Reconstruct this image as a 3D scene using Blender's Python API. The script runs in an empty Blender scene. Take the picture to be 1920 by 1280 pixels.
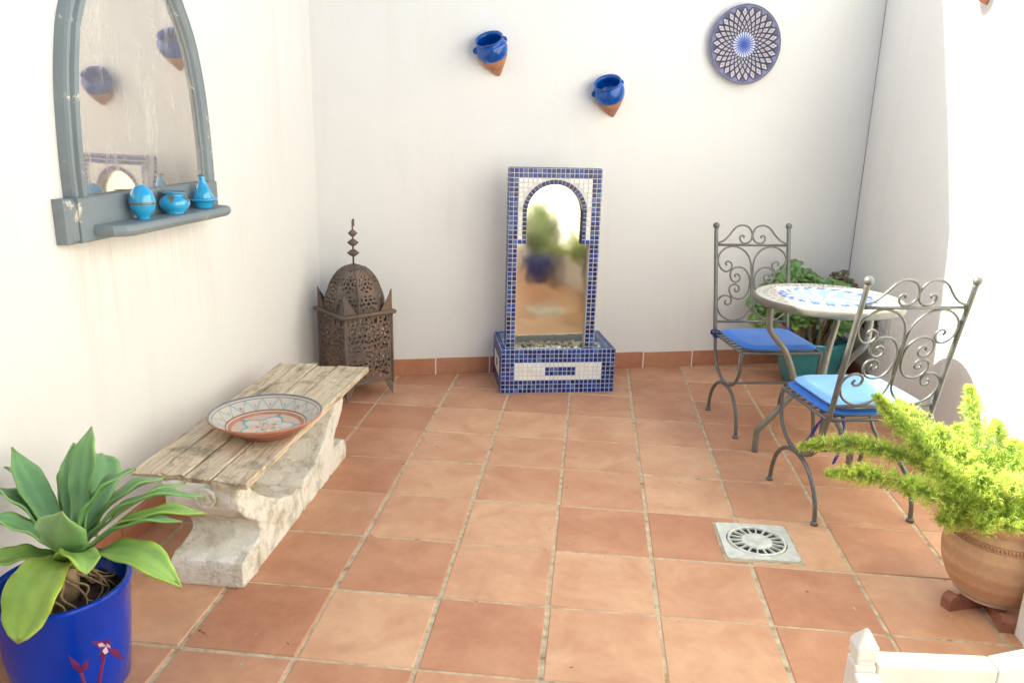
import bpy, math, random
import numpy as np
from mathutils import Vector, Matrix

# ------------------------------------------------------------------ camera, sky, sun, exposure
T = 0.33                       # one floor tile in metres; all layout below is in tiles
scn = bpy.context.scene
col = scn.collection
cam_d = bpy.data.cameras.new('camera')
cam = bpy.data.objects.new('camera', cam_d)
col.objects.link(cam)
cam_d.sensor_width = 36.0
cam_d.lens = 1461.99 / 1920 * 36
cam_d.clip_start = 0.02
cam_d.clip_end = 500
_yaw, _pitch, _roll = -0.0989, 0.2665, 0.0248
_d = Vector((math.sin(_yaw) * math.cos(_pitch), math.cos(_yaw) * math.cos(_pitch), -math.sin(_pitch)))
_r = _d.cross(Vector((0, 0, 1))).normalized()
_u = _r.cross(_d)
_r2 = math.cos(_roll) * _r + math.sin(_roll) * _u
_u2 = -math.sin(_roll) * _r + math.cos(_roll) * _u
_m = Matrix((( _r2.x, _u2.x, -_d.x), (_r2.y, _u2.y, -_d.y), (_r2.z, _u2.z, -_d.z))).to_4x4()
_m.translation = Vector((1.2313, -12.2452, 4.1984)) * T
cam.matrix_world = _m
scn.camera = cam

world = bpy.data.worlds.new('World')
scn.world = world
world.use_nodes = True
wn = world.node_tree.nodes
bg = wn['Background']
sky = wn.new('ShaderNodeTexSky')
sky.sky_type = 'NISHITA'
sky.sun_disc = False
sky.sun_elevation = math.radians(43.1)
sky.sun_rotation = math.radians(-90)
sky.air_density = 1.0
sky.dust_density = 2.5
sky.ozone_density = 0.6
world.node_tree.links.new(sky.outputs[0], bg.inputs[0])
bg.inputs[1].default_value = 0.09

sun_d = bpy.data.lights.new('sun', 'SUN')
sun_d.energy = 5.0
sun_d.angle = math.radians(0.53)
sun_d.color = (1.0, 0.93, 0.82)
sun = bpy.data.objects.new('sun', sun_d)
col.objects.link(sun)
SUNDIR = Vector((1.0, 0.009, -0.935)).normalized()
sun.rotation_euler = SUNDIR.to_track_quat('-Z', 'Y').to_euler()
sun.location = (-6, 0, 8)

scn.view_settings.view_transform = 'Standard'
scn.view_settings.look = 'None'
scn.view_settings.exposure = 1.83
scn.view_settings.gamma = 1.0
scn.view_settings.use_curve_mapping = False
scn.view_settings.use_white_balance = True
scn.view_settings.white_balance_temperature = 6250
scn.view_settings.white_balance_tint = 4
scn.cycles.use_denoising = True
scn.cycles.max_bounces = 10
scn.cycles.diffuse_bounces = 6
scn.cycles.glossy_bounces = 5
scn.cycles.transparent_max_bounces = 12
scn.cycles.sample_clamp_indirect = 6

rnd = random.Random(7)
npr = np.random.RandomState(11)

# ------------------------------------------------------------------ helpers
def V(*a): return np.array(a, float)

class MB:
    """collects geometry in tile units"""
    def __init__(s): s.v, s.f, s.sm, s.c = [], [], [], []
    def add(s, verts, faces, smooth=True, color=None):
        o = len(s.v)
        s.v.extend([tuple(map(float, p)) for p in verts])
        s.f.extend([tuple(i + o for i in fc) for fc in faces])
        s.sm.extend([smooth] * len(faces))
        if color is None: s.c.extend([(1, 1, 1)] * len(verts))
        elif isinstance(color, (list, np.ndarray)) and len(color) == len(verts) and not np.isscalar(color[0]):
            s.c.extend([tuple(c) for c in color])
        else: s.c.extend([tuple(color)] * len(verts))
        return s
    def box(s, a, b, color=None):
        x0, y0, z0 = a; x1, y1, z1 = b
        v = [(x0,y0,z0),(x1,y0,z0),(x1,y1,z0),(x0,y1,z0),(x0,y0,z1),(x1,y0,z1),(x1,y1,z1),(x0,y1,z1)]
        f = [(0,3,2,1),(4,5,6,7),(0,1,5,4),(1,2,6,5),(2,3,7,6),(3,0,4,7)]
        return s.add(v, f, False, color)
    def cbox(s, a, b, c=0.01, color=None):
        """box with chamfered top edges"""
        poly = [(a[0],a[1]),(b[0],a[1]),(b[0],b[1]),(a[0],b[1])]
        return s.slab(poly, a[2], b[2], c, color)
    def slab(s, poly, z0, z1, c=0.01, color=None):
        n = len(poly); P = np.array(poly, float)
        ins = inset(P, c)
        v = [(*p, z0) for p in P] + [(*p, z1 - c) for p in P] + [(*p, z1) for p in ins]
        f = [tuple(range(n - 1, -1, -1)), tuple(range(2*n, 3*n))]
        for i in range(n):
            j = (i + 1) % n
            f += [(i, j, n + j, n + i), (n + i, n + j, 2*n + j, 2*n + i)]
        return s.add(v, f, False, color)
    def prism(s, poly3, vec, color=None, smooth=False):
        """poly3: list of 3d points, extruded along vec"""
        n = len(poly3); vec = np.array(vec, float)
        P = [np.array(p, float) for p in poly3]
        v = P + [p + vec for p in P]
        f = [tuple(range(n - 1, -1, -1)), tuple(range(n, 2*n))]
        o = len(s.v)
        s.add(v, f, False, color)
        for i in range(n):
            j = (i + 1) % n
            s.f.append((o + i, o + j, o + n + j, o + n + i)); s.sm.append(smooth)
        return s
    def tube(s, pts, r, n=8, caps=True, color=None, flat=1.0):
        P = np.array(pts, float); m = len(P)
        R = np.full(m, r, float) if np.isscalar(r) else np.array(r, float)
        tan = np.gradient(P, axis=0); tan /= (np.linalg.norm(tan, axis=1)[:, None] + 1e-12)
        up = V(0, 0, 1) if abs(tan[0][2]) < .9 else V(1, 0, 0)
        a = np.cross(tan[0], up); a /= np.linalg.norm(a)
        v = []
        for i in range(m):
            a = a - tan[i] * (a @ tan[i]); a /= (np.linalg.norm(a) + 1e-12)
            b = np.cross(tan[i], a)
            for k in range(n):
                t = 2 * math.pi * k / n
                v.append(P[i] + R[i] * (math.cos(t) * a + flat * math.sin(t) * b))
        f = []
        for i in range(m - 1):
            for k in range(n):
                k2 = (k + 1) % n
                f.append((i*n + k, i*n + k2, (i+1)*n + k2, (i+1)*n + k))
        if caps: f += [tuple(range(n - 1, -1, -1)), tuple((m-1)*n + k for k in range(n))]
        return s.add(v, f, True, color)
    def lathe(s, prof, n=40, c=(0, 0, 0), color=None, colf=None):
        v, rings = [], []
        for (r, z) in prof:
            if r < 1e-6: rings.append([len(v)]); v.append((c[0], c[1], c[2] + z))
            else:
                rings.append(list(range(len(v), len(v) + n)))
                v += [(c[0] + r*math.cos(2*math.pi*k/n), c[1] + r*math.sin(2*math.pi*k/n), c[2] + z) for k in range(n)]
        f = []
        for A, B in zip(rings[:-1], rings[1:]):
            if len(A) == 1 and len(B) == 1: continue
            for k in range(n):
                k2 = (k + 1) % n
                if len(A) == 1: f.append((A[0], B[k2], B[k]))
                elif len(B) == 1: f.append((A[k], A[k2], B[0]))
                else: f.append((A[k], A[k2], B[k2], B[k]))
        f = [x[::-1] for x in f] if False else f
        return s.add(v, f, True, [colf(*p) for p in v] if colf else color)
    def sphere(s, c, r, n=12, m=8, sc=(1, 1, 1), color=None):
        prof = [(r * math.sin(math.pi*i/m), -r * math.cos(math.pi*i/m)) for i in range(m + 1)]
        o = len(s.v); s.lathe(prof, n, (0, 0, 0), color)
        for i in range(o, len(s.v)):
            p = s.v[i]; s.v[i] = (c[0] + p[0]*sc[0], c[1] + p[1]*sc[1], c[2] + p[2]*sc[2])
        return s
    def xform(s, fn, start=0):
        for i in range(start, len(s.v)): s.v[i] = tuple(fn(np.array(s.v[i])))
        return s
    def build(s, name, mat, parent=None, loc=(0, 0, 0), rot=(0, 0, 0), kind=None, vcol=False):
        me = bpy.data.meshes.new(name)
        me.from_pydata([(p[0]*T, p[1]*T, p[2]*T) for p in s.v], [], s.f)
        me.polygons.foreach_set('use_smooth', s.sm)
        if vcol:
            at = me.color_attributes.new('col', 'FLOAT_COLOR', 'POINT')
            a = np.ones((len(s.v), 4)); a[:, :3] = np.array(s.c)
            at.data.foreach_set('color', a.ravel())
        me.materials.append(mat)
        me.update()
        return link(name, me, parent, loc, rot, kind)

def link(name, me, parent=None, loc=(0, 0, 0), rot=(0, 0, 0), kind=None):
    o = bpy.data.objects.new(name, me)
    col.objects.link(o)
    o.location = Vector(loc) * T
    o.rotation_euler = rot
    if parent is not None: o.parent = parent
    if kind: o['kind'] = kind
    return o

def inset(P, c):
    P = np.array(P, float); n = len(P); out = []
    area = sum(P[i][0]*P[(i+1) % n][1] - P[(i+1) % n][0]*P[i][1] for i in range(n))
    sg = 1 if area > 0 else -1
    for i in range(n):
        a, b, d = P[i-1], P[i], P[(i+1) % n]
        e1 = b - a; e1 = e1 / (np.linalg.norm(e1) + 1e-12)
        e2 = d - b; e2 = e2 / (np.linalg.norm(e2) + 1e-12)
        n1 = sg * V(-e1[1], e1[0]); n2 = sg * V(-e2[1], e2[0])
        k = 1 + n1 @ n2
        out.append(b + c * (n1 + n2) / max(k, .3))
    return out

def thing(name, label, cat, loc=(0, 0, 0), rz=0, group=None, rot=None):
    o = bpy.data.objects.new(name, None)
    col.objects.link(o)
    o.empty_display_size = 0.05
    o.location = Vector(loc) * T
    o.rotation_euler = rot if rot else (0, 0, rz)
    tag(o, label, cat, group)
    return o

def tag(o, label, cat, group=None):
    o['label'] = label; o['category'] = cat
    if group: o['group'] = group
    return o

def crom(P, k=6):
    P = [np.array(p, float) for p in P]
    Q = [2*P[0] - P[1]] + P + [2*P[-1] - P[-2]]
    out = []
    for i in range(1, len(Q) - 2):
        a, b, c, d = Q[i-1], Q[i], Q[i+1], Q[i+2]
        for j in range(k):
            t = j / k
            out.append(.5*((2*b) + (c-a)*t + (2*a-5*b+4*c-d)*t*t + (3*b-a-3*c+d)*t**3))
    out.append(P[-1])
    return out

def bez(a, b, c, n):
    a, b, c = map(lambda p: np.array(p, float), (a, b, c))
    t = np.linspace(0, 1, n)[:, None]
    return (1-t)**2*a + 2*t*(1-t)*b + t*t*c

# ------------------------------------------------------------------ materials
class NT:
    def __init__(s, name):
        s.m = bpy.data.materials.new(name); s.m.use_nodes = True
        s.t = s.m.node_tree; s.n = s.t.nodes; s.l = s.t.links
        s.b = s.n['Principled BSDF']; s.out = s.n['Material Output']
    def node(s, ty, **kw):
        n = s.n.new(ty)
        for k, v in kw.items(): setattr(n, k, v)
        return n
    def set(s, k, v):
        i = s.b.inputs[k]
        if isinstance(v, (int, float)): i.default_value = v
        elif isinstance(v, tuple): i.default_value = (*v, 1) if len(v) == 3 else v
        else: s.l.new(v, i)
        return s
    def coord(s, scale=(1, 1, 1), what='Object', rot=(0, 0, 0)):
        tc = s.node('ShaderNodeTexCoord'); mp = s.node('ShaderNodeMapping')
        mp.inputs['Scale'].default_value = scale; mp.inputs['Rotation'].default_value = rot
        s.l.new(tc.outputs[what], mp.inputs['Vector'])
        return mp.outputs[0]
    def geo(s, scale=(1, 1, 1)):
        g = s.node('ShaderNodeNewGeometry'); mp = s.node('ShaderNodeMapping')
        mp.inputs['Scale'].default_value = scale
        s.l.new(g.outputs['Position'], mp.inputs['Vector'])
        return mp.outputs[0]
    def noise(s, vec, scale, detail=4, rough=.55, dist=0):
        n = s.node('ShaderNodeTexNoise')
        n.inputs['Scale'].default_value = scale; n.inputs['Detail'].default_value = detail
        n.inputs['Roughness'].default_value = rough; n.inputs['Distortion'].default_value = dist
        if vec is not None: s.l.new(vec, n.inputs['Vector'])
        return n.outputs['Fac']
    def ramp(s, fac, stops):
        r = s.node('ShaderNodeValToRGB'); e = r.color_ramp.elements
        while len(e) < len(stops): e.new(.5)
        for x, (p, c) in zip(e, stops):
            x.position = p; x.color = (*c, 1) if isinstance(c, tuple) else (c, c, c, 1)
        s.l.new(fac, r.inputs[0])
        return r.outputs[0]
    def mix(s, fac, a, b, mode='MIX'):
        n = s.node('ShaderNodeMix', data_type='RGBA', blend_type=mode)
        for k, v in (('Factor', fac), ('A', a), ('B', b)):
            i = [x for x in n.inputs if x.name == k and (x.type == ('VALUE' if k == 'Factor' else 'RGBA'))][0]
            if isinstance(v, (int, float)): i.default_value = v
            elif isinstance(v, tuple): i.default_value = (*v, 1)
            else: s.l.new(v, i)
        return [x for x in n.outputs if x.type == 'RGBA'][0]
    def bump(s, h, strength=.3, dist=.002):
        b = s.node('ShaderNodeBump')
        b.inputs['Strength'].default_value = strength; b.inputs['Distance'].default_value = dist
        s.l.new(h, b.inputs['Height']); s.l.new(b.outputs[0], s.b.inputs['Normal'])
        return s
    def attr(s, name='col'):
        a = s.node('ShaderNodeAttribute', attribute_name=name); return a.outputs['Color']

def simple(name, c, rough=.5, metal=0, coat=0, var=.12, scale=30, bump=.15, bd=.001, spec=.5):
    m = NT(name)
    v = m.coord()
    n = m.noise(v, scale, 5)
    lo = tuple(max(0, x * (1 - var)) for x in c); hi = tuple(min(1, x * (1 + var)) for x in c)
    m.set('Base Color', m.ramp(n, [(.3, lo), (.7, hi)]))
    m.set('Roughness', rough).set('Metallic', metal).set('Specular IOR Level', spec)
    if coat: m.set('Coat Weight', coat).set('Coat Roughness', .06)
    if bump: m.bump(m.noise(v, scale * 3, 6), bump, bd)
    return m.m

def m_plaster(name, base=(.80, .785, .75), stain=(.62, .55, .45)):
    m = NT(name); v = m.geo()
    big = m.noise(v, 1.3, 5, .6)
    c1 = m.ramp(big, [(.3, tuple(x * .95 for x in base)), (.7, base)])
    st = m.noise(m.geo((7, 7, .5)), 1.0, 5, .65, .3)             # faint rain streaks
    blot = m.noise(v, .9, 3)
    sm = m.node('ShaderNodeMath', operation='MULTIPLY')
    m.l.new(m.ramp(st, [(.50, 0), (.72, 1)]), sm.inputs[0]); m.l.new(m.ramp(blot, [(.40, 0), (.60, .7)]), sm.inputs[1])
    c2 = m.mix(sm.outputs[0], c1, m.mix(.45, base, stain))
    sp = m.noise(v, 55, 2)
    c3 = m.mix(m.ramp(sp, [(.73, 0), (.78, .35)]), c2, (.6, .56, .5))
    m.set('Base Color', c3).set('Roughness', .85).set('Specular IOR Level', .25)
    b1 = m.noise(v, 14, 6, .6); b2 = m.noise(v, 160, 3)
    h = m.mix(.35, b1, b2)
    m.bump(h, .55, .004)
    return m.m

def m_tile():
    m = NT('terracotta_tile')
    oi = m.node('ShaderNodeObjectInfo')
    v = m.geo(); vo = m.coord((1, 1, 1))
    off = m.node('ShaderNodeVectorMath', operation='MULTIPLY_ADD')
    cb = m.node('ShaderNodeCombineXYZ')
    for i in range(3): m.l.new(oi.outputs['Random'], cb.inputs[i])
    m.l.new(cb.outputs[0], off.inputs[0]); off.inputs[1].default_value = (37, 91, 13); m.l.new(v, off.inputs[2])
    big = m.noise(off.outputs[0], 5.5, 4, .55, .6)
    mid = m.noise(off.outputs[0], 28, 5, .6)
    c = m.mix(m.ramp(big, [(.34, 0), (.68, 1)]), m.mix(1, oi.outputs['Color'], (.90, .80, .76), 'MULTIPLY'), m.mix(1, oi.outputs['Color'], (1.1, 1.13, 1.12), 'MULTIPLY'))
    c = m.mix(.13, c, m.ramp(mid, [(.3, (.22, .09, .05)), (.7, (.75, .45, .3))]))
    sp = m.noise(v, 210, 2)
    c = m.mix(m.ramp(sp, [(.70, 0), (.76, .55)]), c, (.16, .07, .04))
    sp2 = m.noise(m.geo((1, 1, 1)), 95, 3)
    c = m.mix(m.ramp(sp2, [(.74, 0), (.8, .5)]), c, (.62, .5, .4))
    # pale scuffs
    sc = m.noise(m.geo((9, 2.5, 1)), 2.3, 7, .7, 1.2)
    c = m.mix(m.ramp(sc, [(.63, 0), (.78, .35)]), c, (.6, .42, .32))
    m.set('Base Color', c)
    m.set('Roughness', m.ramp(mid, [(.3, .42), (.7, .62)])).set('Specular IOR Level', .42)
    m.bump(m.mix(.5, m.noise(v, 60, 6, .65), big), .35, .0015)
    return m.m

def m_grout():
    m = NT('grout'); v = m.geo()
    n = m.noise(v, 25, 6, .65)
    c = m.ramp(n, [(.30, (.22, .16, .09)), (.42, (.46, .36, .23)), (.66, (.64, .54, .38))])
    m.set('Base Color', c).set('Roughness', .9)
    m.bump(m.noise(v, 220, 5), .8, .004)
    return m.m

def m_wood():
    m = NT('weathered_wood')
    v = m.coord((14, 1.0, 14))
    oi = m.node('ShaderNodeObjectInfo')
    ad = m.node('ShaderNodeVectorMath', operation='MULTIPLY_ADD'); cb = m.node('ShaderNodeCombineXYZ')
    for i in range(3): m.l.new(oi.outputs['Random'], cb.inputs[i])
    m.l.new(cb.outputs[0], ad.inputs[0]); ad.inputs[1].default_value = (31, 17, 5); m.l.new(v, ad.inputs[2])
    g = m.noise(ad.outputs[0], 5.0, 8, .7, .8)
    c = m.ramp(g, [(.28, (.26, .18, .11)), (.43, (.54, .43, .29)), (.58, (.70, .59, .43)), (.75, (.78, .69, .54))])
    bl = m.noise(m.geo((1, .6, 1)), 8.5, 8, .75, .4)
    c = m.mix(m.ramp(bl, [(.50, 0), (.62, .68)]), c, (.17, .14, .095))
    fg = m.noise(m.coord((90, 4, 90)), 4, 6, .7)
    c = m.mix(m.ramp(fg, [(.55, 0), (.72, .5)]), c, (.13, .08, .04))
    m.set('Base Color', c).set('Roughness', .85).set('Specular IOR Level', .25)
    m.bump(m.mix(.5, g, fg), .7, .004)
    return m.m

def m_stone():
    m = NT('weathered_stone'); v = m.geo()
    n = m.noise(v, 7, 9, .72, .1)
    c = m.ramp(n, [(.26, (.30, .27, .19)), (.40, (.56, .51, .39)), (.50, (.78, .75, .66)), (.75, (.85, .83, .78))])
    s2 = m.noise(v, 9, 9, .78, .2)
    c = m.mix(m.ramp(s2, [(.54, 0), (.64, .55)]), c, (.30, .27, .19))
    m.set('Base Color', c).set('Roughness', .92).set('Specular IOR Level', .2)
    m.bump(m.mix(.5, m.noise(v, 22, 8, .75), m.noise(v, 120, 4)), .9, .008)
    return m.m

def m_mirror(name, c, rough, foxed=True, wav=.02):
    m = NT(name); v = m.coord()
    if foxed:
        st = m.noise(m.coord((3, 4, .9)), 2.6, 9, .74, .3)
        k = m.ramp(st, [(.5, 0), (.85, .4)])
        m.set('Base Color', m.mix(k, c, (.88, .84, .74)))
        m.set('Roughness', m.ramp(st, [(.52, rough), (.85, .30)]))
        m.set('Metallic', m.ramp(st, [(.45, .80), (.8, .45)]))
    else:
        m.set('Base Color', c).set('Roughness', m.ramp(m.noise(v, 8, 3), [(.3, rough), (.7, rough * 1.6)])).set('Metallic', 1.0)
    m.bump(m.noise(v, 5, 2), wav, .01)
    return m.m

def m_vcol(name, rough=.3, coat=.4, metal=0, var=.1, spec=.5):
    m = NT(name)
    n = m.noise(m.coord(), 60, 4)
    k = m.ramp(n, [(.3, 1 - var), (.7, 1.0)])
    m.set('Base Color', m.mix(1, m.attr(), k, 'MULTIPLY')).set('Roughness', rough).set('Coat Weight', coat).set('Metallic', metal).set('Coat Roughness', .08).set('Specular IOR Level', spec)
    return m.m

def m_leaf(name, lo, hi, rough=.45, trans=.25, scale=6, coat=0, edge=None):
    m = NT(name); v = m.geo()
    n = m.noise(v, scale, 5, .6)
    oi = m.node('ShaderNodeObjectInfo')
    c = m.ramp(n, [(.3, lo), (.7, hi)])
    c = m.mix(1, c, m.attr(), 'MULTIPLY')
    m.set('Base Color', c).set('Roughness', rough).set('Coat Weight', coat)
    tr = m.node('ShaderNodeBsdfTranslucent'); m.l.new(c, tr.inputs[0])
    mx = m.node('ShaderNodeMixShader'); mx.inputs[0].default_value = trans
    m.l.new(m.b.outputs[0], mx.inputs[1]); m.l.new(tr.outputs[0], mx.inputs[2]); m.l.new(mx.outputs[0], m.out.inputs[0])
    m.bump(m.noise(v, scale * 9, 4), .2, .002)
    return m.m

def m_fabric(name, c):
    m = NT(name); v = m.coord()
    n = m.noise(v, 9, 4)
    m.set('Base Color', m.ramp(n, [(.3, tuple(x * .88 for x in c)), (.7, tuple(min(1, x * 1.08) for x in c))]))
    m.set('Roughness', .8).set('Specular IOR Level', .25).set('Sheen Weight', .25)
    w = m.noise(m.coord((1, 1, 1)), 420, 2); m.bump(m.mix(.5, w, m.noise(v, 18, 3)), .35, .0012)
    return m.m

def m_painted(name, c, chip, amount=.66, rough=.5):
    m = NT(name); v = m.geo()
    n = m.noise(v, 12, 8, .75, .6); b = m.noise(v, 3, 4)
    base = m.ramp(b, [(.3, tuple(x * .85 for x in c)), (.7, tuple(min(1, x * 1.12) for x in c))])
    k = m.ramp(n, [(amount, 0), (amount + .04, 1)])
    m.set('Base Color', m.mix(k, base, chip)).set('Roughness', rough).set('Specular IOR Level', .35)
    m.bump(m.mix(.5, n, m.noise(v, 60, 4)), .35, .002)
    return m.m

def m_rust(name):
    m = NT(name); v = m.geo()
    n = m.noise(v, 7, 7, .7)
    c = m.ramp(n, [(.3, (.09, .076, .067)), (.5, (.155, .12, .098)), (.7, (.24, .145, .095))])
    m.set('Base Color', c).set('Roughness', .7).set('Metallic', .35)
    m.bump(m.noise(v, 60, 5), .4, .002)
    return m.m

M = dict(
    plaster=m_plaster('white_plaster'),
    tile=m_tile(), grout=m_grout(), wood=m_wood(), stone=m_stone(),
    iron=simple('grey_painted_iron', (.16, .158, .15), .42, .45, 0, .18, 25, .25),
    tiron=simple('table_iron', (.22, .21, .18), .45, .35, 0, .15, 25, .2),
    rust=m_rust('rusty_pierced_iron'),
    fab1=m_fabric('blue_cushion_fabric', (.030, .17, .60)),
    fab_sunlit=m_fabric('sunlit_blue_cushion_fabric', (.20, .46, .84)),  # paler copy of the blue fabric, sunlight put into its colour
    navy=simple('navy_ribbon', (.015, .03, .30), .6),
    mirror=m_mirror('old_mirror_glass', (.67, .62, .575), .03),
    steel=m_mirror('polished_sheet', (.66, .62, .49), .065, False, .12),
    bluepot=simple('cobalt_glazed_pot', (.001, .040, .46), .16, 0, .12, .15, 6, .05, .001, .28),
    wallpot=simple('blue_wall_pot_glaze', (.003, .075, .36), .14, 0, .35, .25, 14, .1, .001, .4),
    terra=simple('raw_terracotta', (.42, .19, .10), .8, 0, 0, .2, 22, .35),
    foot=simple('terracotta_foot', (.30, .12, .075), .7, 0, 0, .2, 22, .35),
    teal=simple('teal_glazed_pot', (.02, .26, .30), .2, 0, .7, .25, 5, .1),
    turq=simple('turquoise_glaze', (.035, .36, .66), .16, 0, .8, .12, 20, .05),
    gilt=simple('dull_gilt_band', (.28, .22, .12), .4, .6),
    frame=m_painted('grey_blue_distressed_paint', (.225, .262, .275), (.66, .60, .48), .605),
    white=m_painted('old_white_paint', (.76, .72, .65), (.55, .48, .38), .69, .45),
    vglaze=m_vcol('painted_ceramic', .35, .12, 0, .08, .3),
    vmat=m_vcol('painted_earthenware', .35, .35, 0, .12),
    mosaic=m_vcol('glass_mosaic', .25, .15, 0, .06, .4),
    mgrout=simple('white_mosaic_grout', (.50, .57, .74), .8, 0, 0, .08, 40),
    wgrout=simple('cream_mosaic_grout', (.66, .63, .58), .8, 0, 0, .08, 40),
    pebble=m_vcol('white_pebbles', .5, .1),
    soil=simple('dark_soil', (.055, .035, .024), .95, 0, 0, .5, 60, 1, .01),
    root=simple('dry_root', (.30, .21, .12), .85, 0, 0, .3, 40, .4),
    agave=m_leaf('agave_leaf', (.14, .285, .115), (.28, .46, .19), .42, .18, 7, .10),
    fern=m_leaf('asparagus_fern_needles', (.40, .55, .12), (.62, .73, .22), .5, .55, 14),
    jade=m_leaf('succulent_leaf', (.08, .18, .055), (.19, .32, .09), .38, .12, 9, .2),
    purple=m_leaf('purple_leaf', (.16, .015, .10), (.30, .03, .17), .5, .25, 20),
    bush=m_leaf('bush_leaf', (.12, .22, .04), (.28, .42, .10), .5, .35, 8),
    drain=simple('aluminium_drain', (.72, .73, .66), .42, .25, 0, .15, 35, .3),
    dark=simple('pit_shade', (.03, .024, .018), .9),
    vent=simple('vent_white_plastic', (.66, .65, .62), .5),
    ventd=simple('vent_louvre_grey', (.42, .41, .39), .55),
    ground=simple('outer_ground', (.35, .28, .2), .95, 0, 0, .2, 3),
    ptf=m_vcol('thrown_terracotta', .78, 0, 0, .15, .3),
)

# ------------------------------------------------------------------ the setting
g = MB().box((-60, -60, -.4), (60, 60, -.3)); o = g.build('ground', M['ground']); o['kind'] = 'structure'
# wall lines (tiles): back wall is skewed by 16.4 degrees
BD = V(math.cos(math.radians(16.434)), math.sin(math.radians(16.434)))      # along the back wall
BN = V(BD[1], -BD[0])                                                        # towards the courtyard
P0 = V(-2.064, .444)
LA, LB = V(-3.22, .10), V(-3.80, -23.5)
RA, RB = V(6.08, 2.85), V(5.99, -5.84)
PIER = 5.118

def clip(poly, p, n):
    """keep the side where (x-p).n >= 0"""
    out = []
    for i in range(len(poly)):
        a, b = poly[i], poly[(i+1) % len(poly)]
        da, db = (a - p) @ n, (b - p) @ n
        if da >= 0: out.append(a)
        if da * db < 0: out.append(a + (b - a) * da / (da - db))
    return out

floor = MB().box((-3.9, -16, -.28), (6.6, 3.6, -.009)).build('floor', M['grout']); floor['kind'] = 'structure'
TONE = {  # how pale (+) or red (-) each tile is
 (-2,0):-.6,(-1,0):-.1,(0,0):-.2,(1,0):.1,(2,0):-.4,(3,0):-.45,(4,0):-.3,
 (-3,-1):-.2,(-2,-1):.15,(-1,-1):.05,(0,-1):-.35,(1,-1):-.25,(2,-1):-.3,(3,-1):-.45,(4,-1):-.35,
 (-3,-2):-.75,(-2,-2):-.65,(-1,-2):.45,(0,-2):.6,(1,-2):.25,(2,-2):.1,(3,-2):-.4,(4,-2):-.2,
 (-3,-3):-.65,(-2,-3):-.3,(-1,-3):.5,(0,-3):.15,(1,-3):.3,(2,-3):.55,(3,-3):-.1,(4,-3):-.35,(5,-3):-.3,
 (-2,-4):-.6,(-1,-4):.35,(0,-4):-.05,(1,-4):-.05,(2,-4):.65,(3,-4):-.2,(4,-4):0,(5,-4):-.2,
 (-2,-5):0,(-1,-5):.3,(0,-5):.6,(1,-5):-.3,(2,-5):-.5,(3,-5):.5,(4,-5):-.5,(5,-5):.4,
 (-2,-6):-.35,(-1,-6):-.35,(0,-6):.5,(1,-6):.5,(2,-6):.2,(3,-6):-.55,(4,-6):0,(5,-6):-.25,
 (-3,-7):.25,(-2,-7):-.65,(-1,-7):.6,(0,-7):-.45,(1,-7):.4,(2,-7):.5,(3,-7):-.25,(4,-7):.2,
 (-3,-8):-.25,(-2,-8):-.2,(-1,-8):-.35,(0,-8):.1,(1,-8):.3,(2,-8):.4,(3,-8):.1}
DARK, PALE = V(.42, .165, .085), V(.69, .435, .262)
LN = V(-(LB - LA)[1], (LB - LA)[0]); LN = LN / np.linalg.norm(LN); LN = LN if LN[0] > 0 else -LN
RN = V(-(RB - RA)[1], (RB - RA)[0]); RN = RN / np.linalg.norm(RN); RN = RN if RN[0] < 0 else -RN
for i in range(-4, 7):
    for j in range(-16, 3):
        gx, gy = .0145, .010
        jx, jy = [rnd.uniform(-.006, .006) for _ in range(2)]
        sq = [V(i+gx+jx, j+gy+jy), V(i+1-gx+jx, j+gy+jy), V(i+1-gx+jx, j+1-gy+jy), V(i+gx+jx, j+1-gy+jy)]
        sq = clip(sq, P0, BN); 
        if len(sq) > 2: sq = clip(sq, LA, LN)
        if len(sq) > 2 and j > -7: sq = clip(sq, RA, RN)
        if len(sq) < 3: continue
        ar = abs(sum(sq[k][0]*sq[(k+1) % len(sq)][1] - sq[(k+1) % len(sq)][0]*sq[k][1] for k in range(len(sq)))) / 2
        if ar < .01: continue
        c = sum(sq) / len(sq)
        tx, ty, dz = rnd.gauss(0, .0022), rnd.gauss(0, .0022), rnd.gauss(0, .0012)
        b = MB().slab([p - c for p in sq], -.05, 0, .014)
        b.xform(lambda p: V(p[0], p[1], p[2] + (p[0]*tx + p[1]*ty + dz if p[2] > -.04 else 0)))
        o = b.build('floor_tile', M['tile'], floor, (c[0], c[1], 0))
        t = TONE.get((i, j), rnd.uniform(-.5, .5))
        k = .5 + .5 * max(-1, min(1, t * .92 + rnd.uniform(-.08, .08)))
        cc = DARK + (PALE - DARK) * k
        o.color = (*cc, 1)

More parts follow.
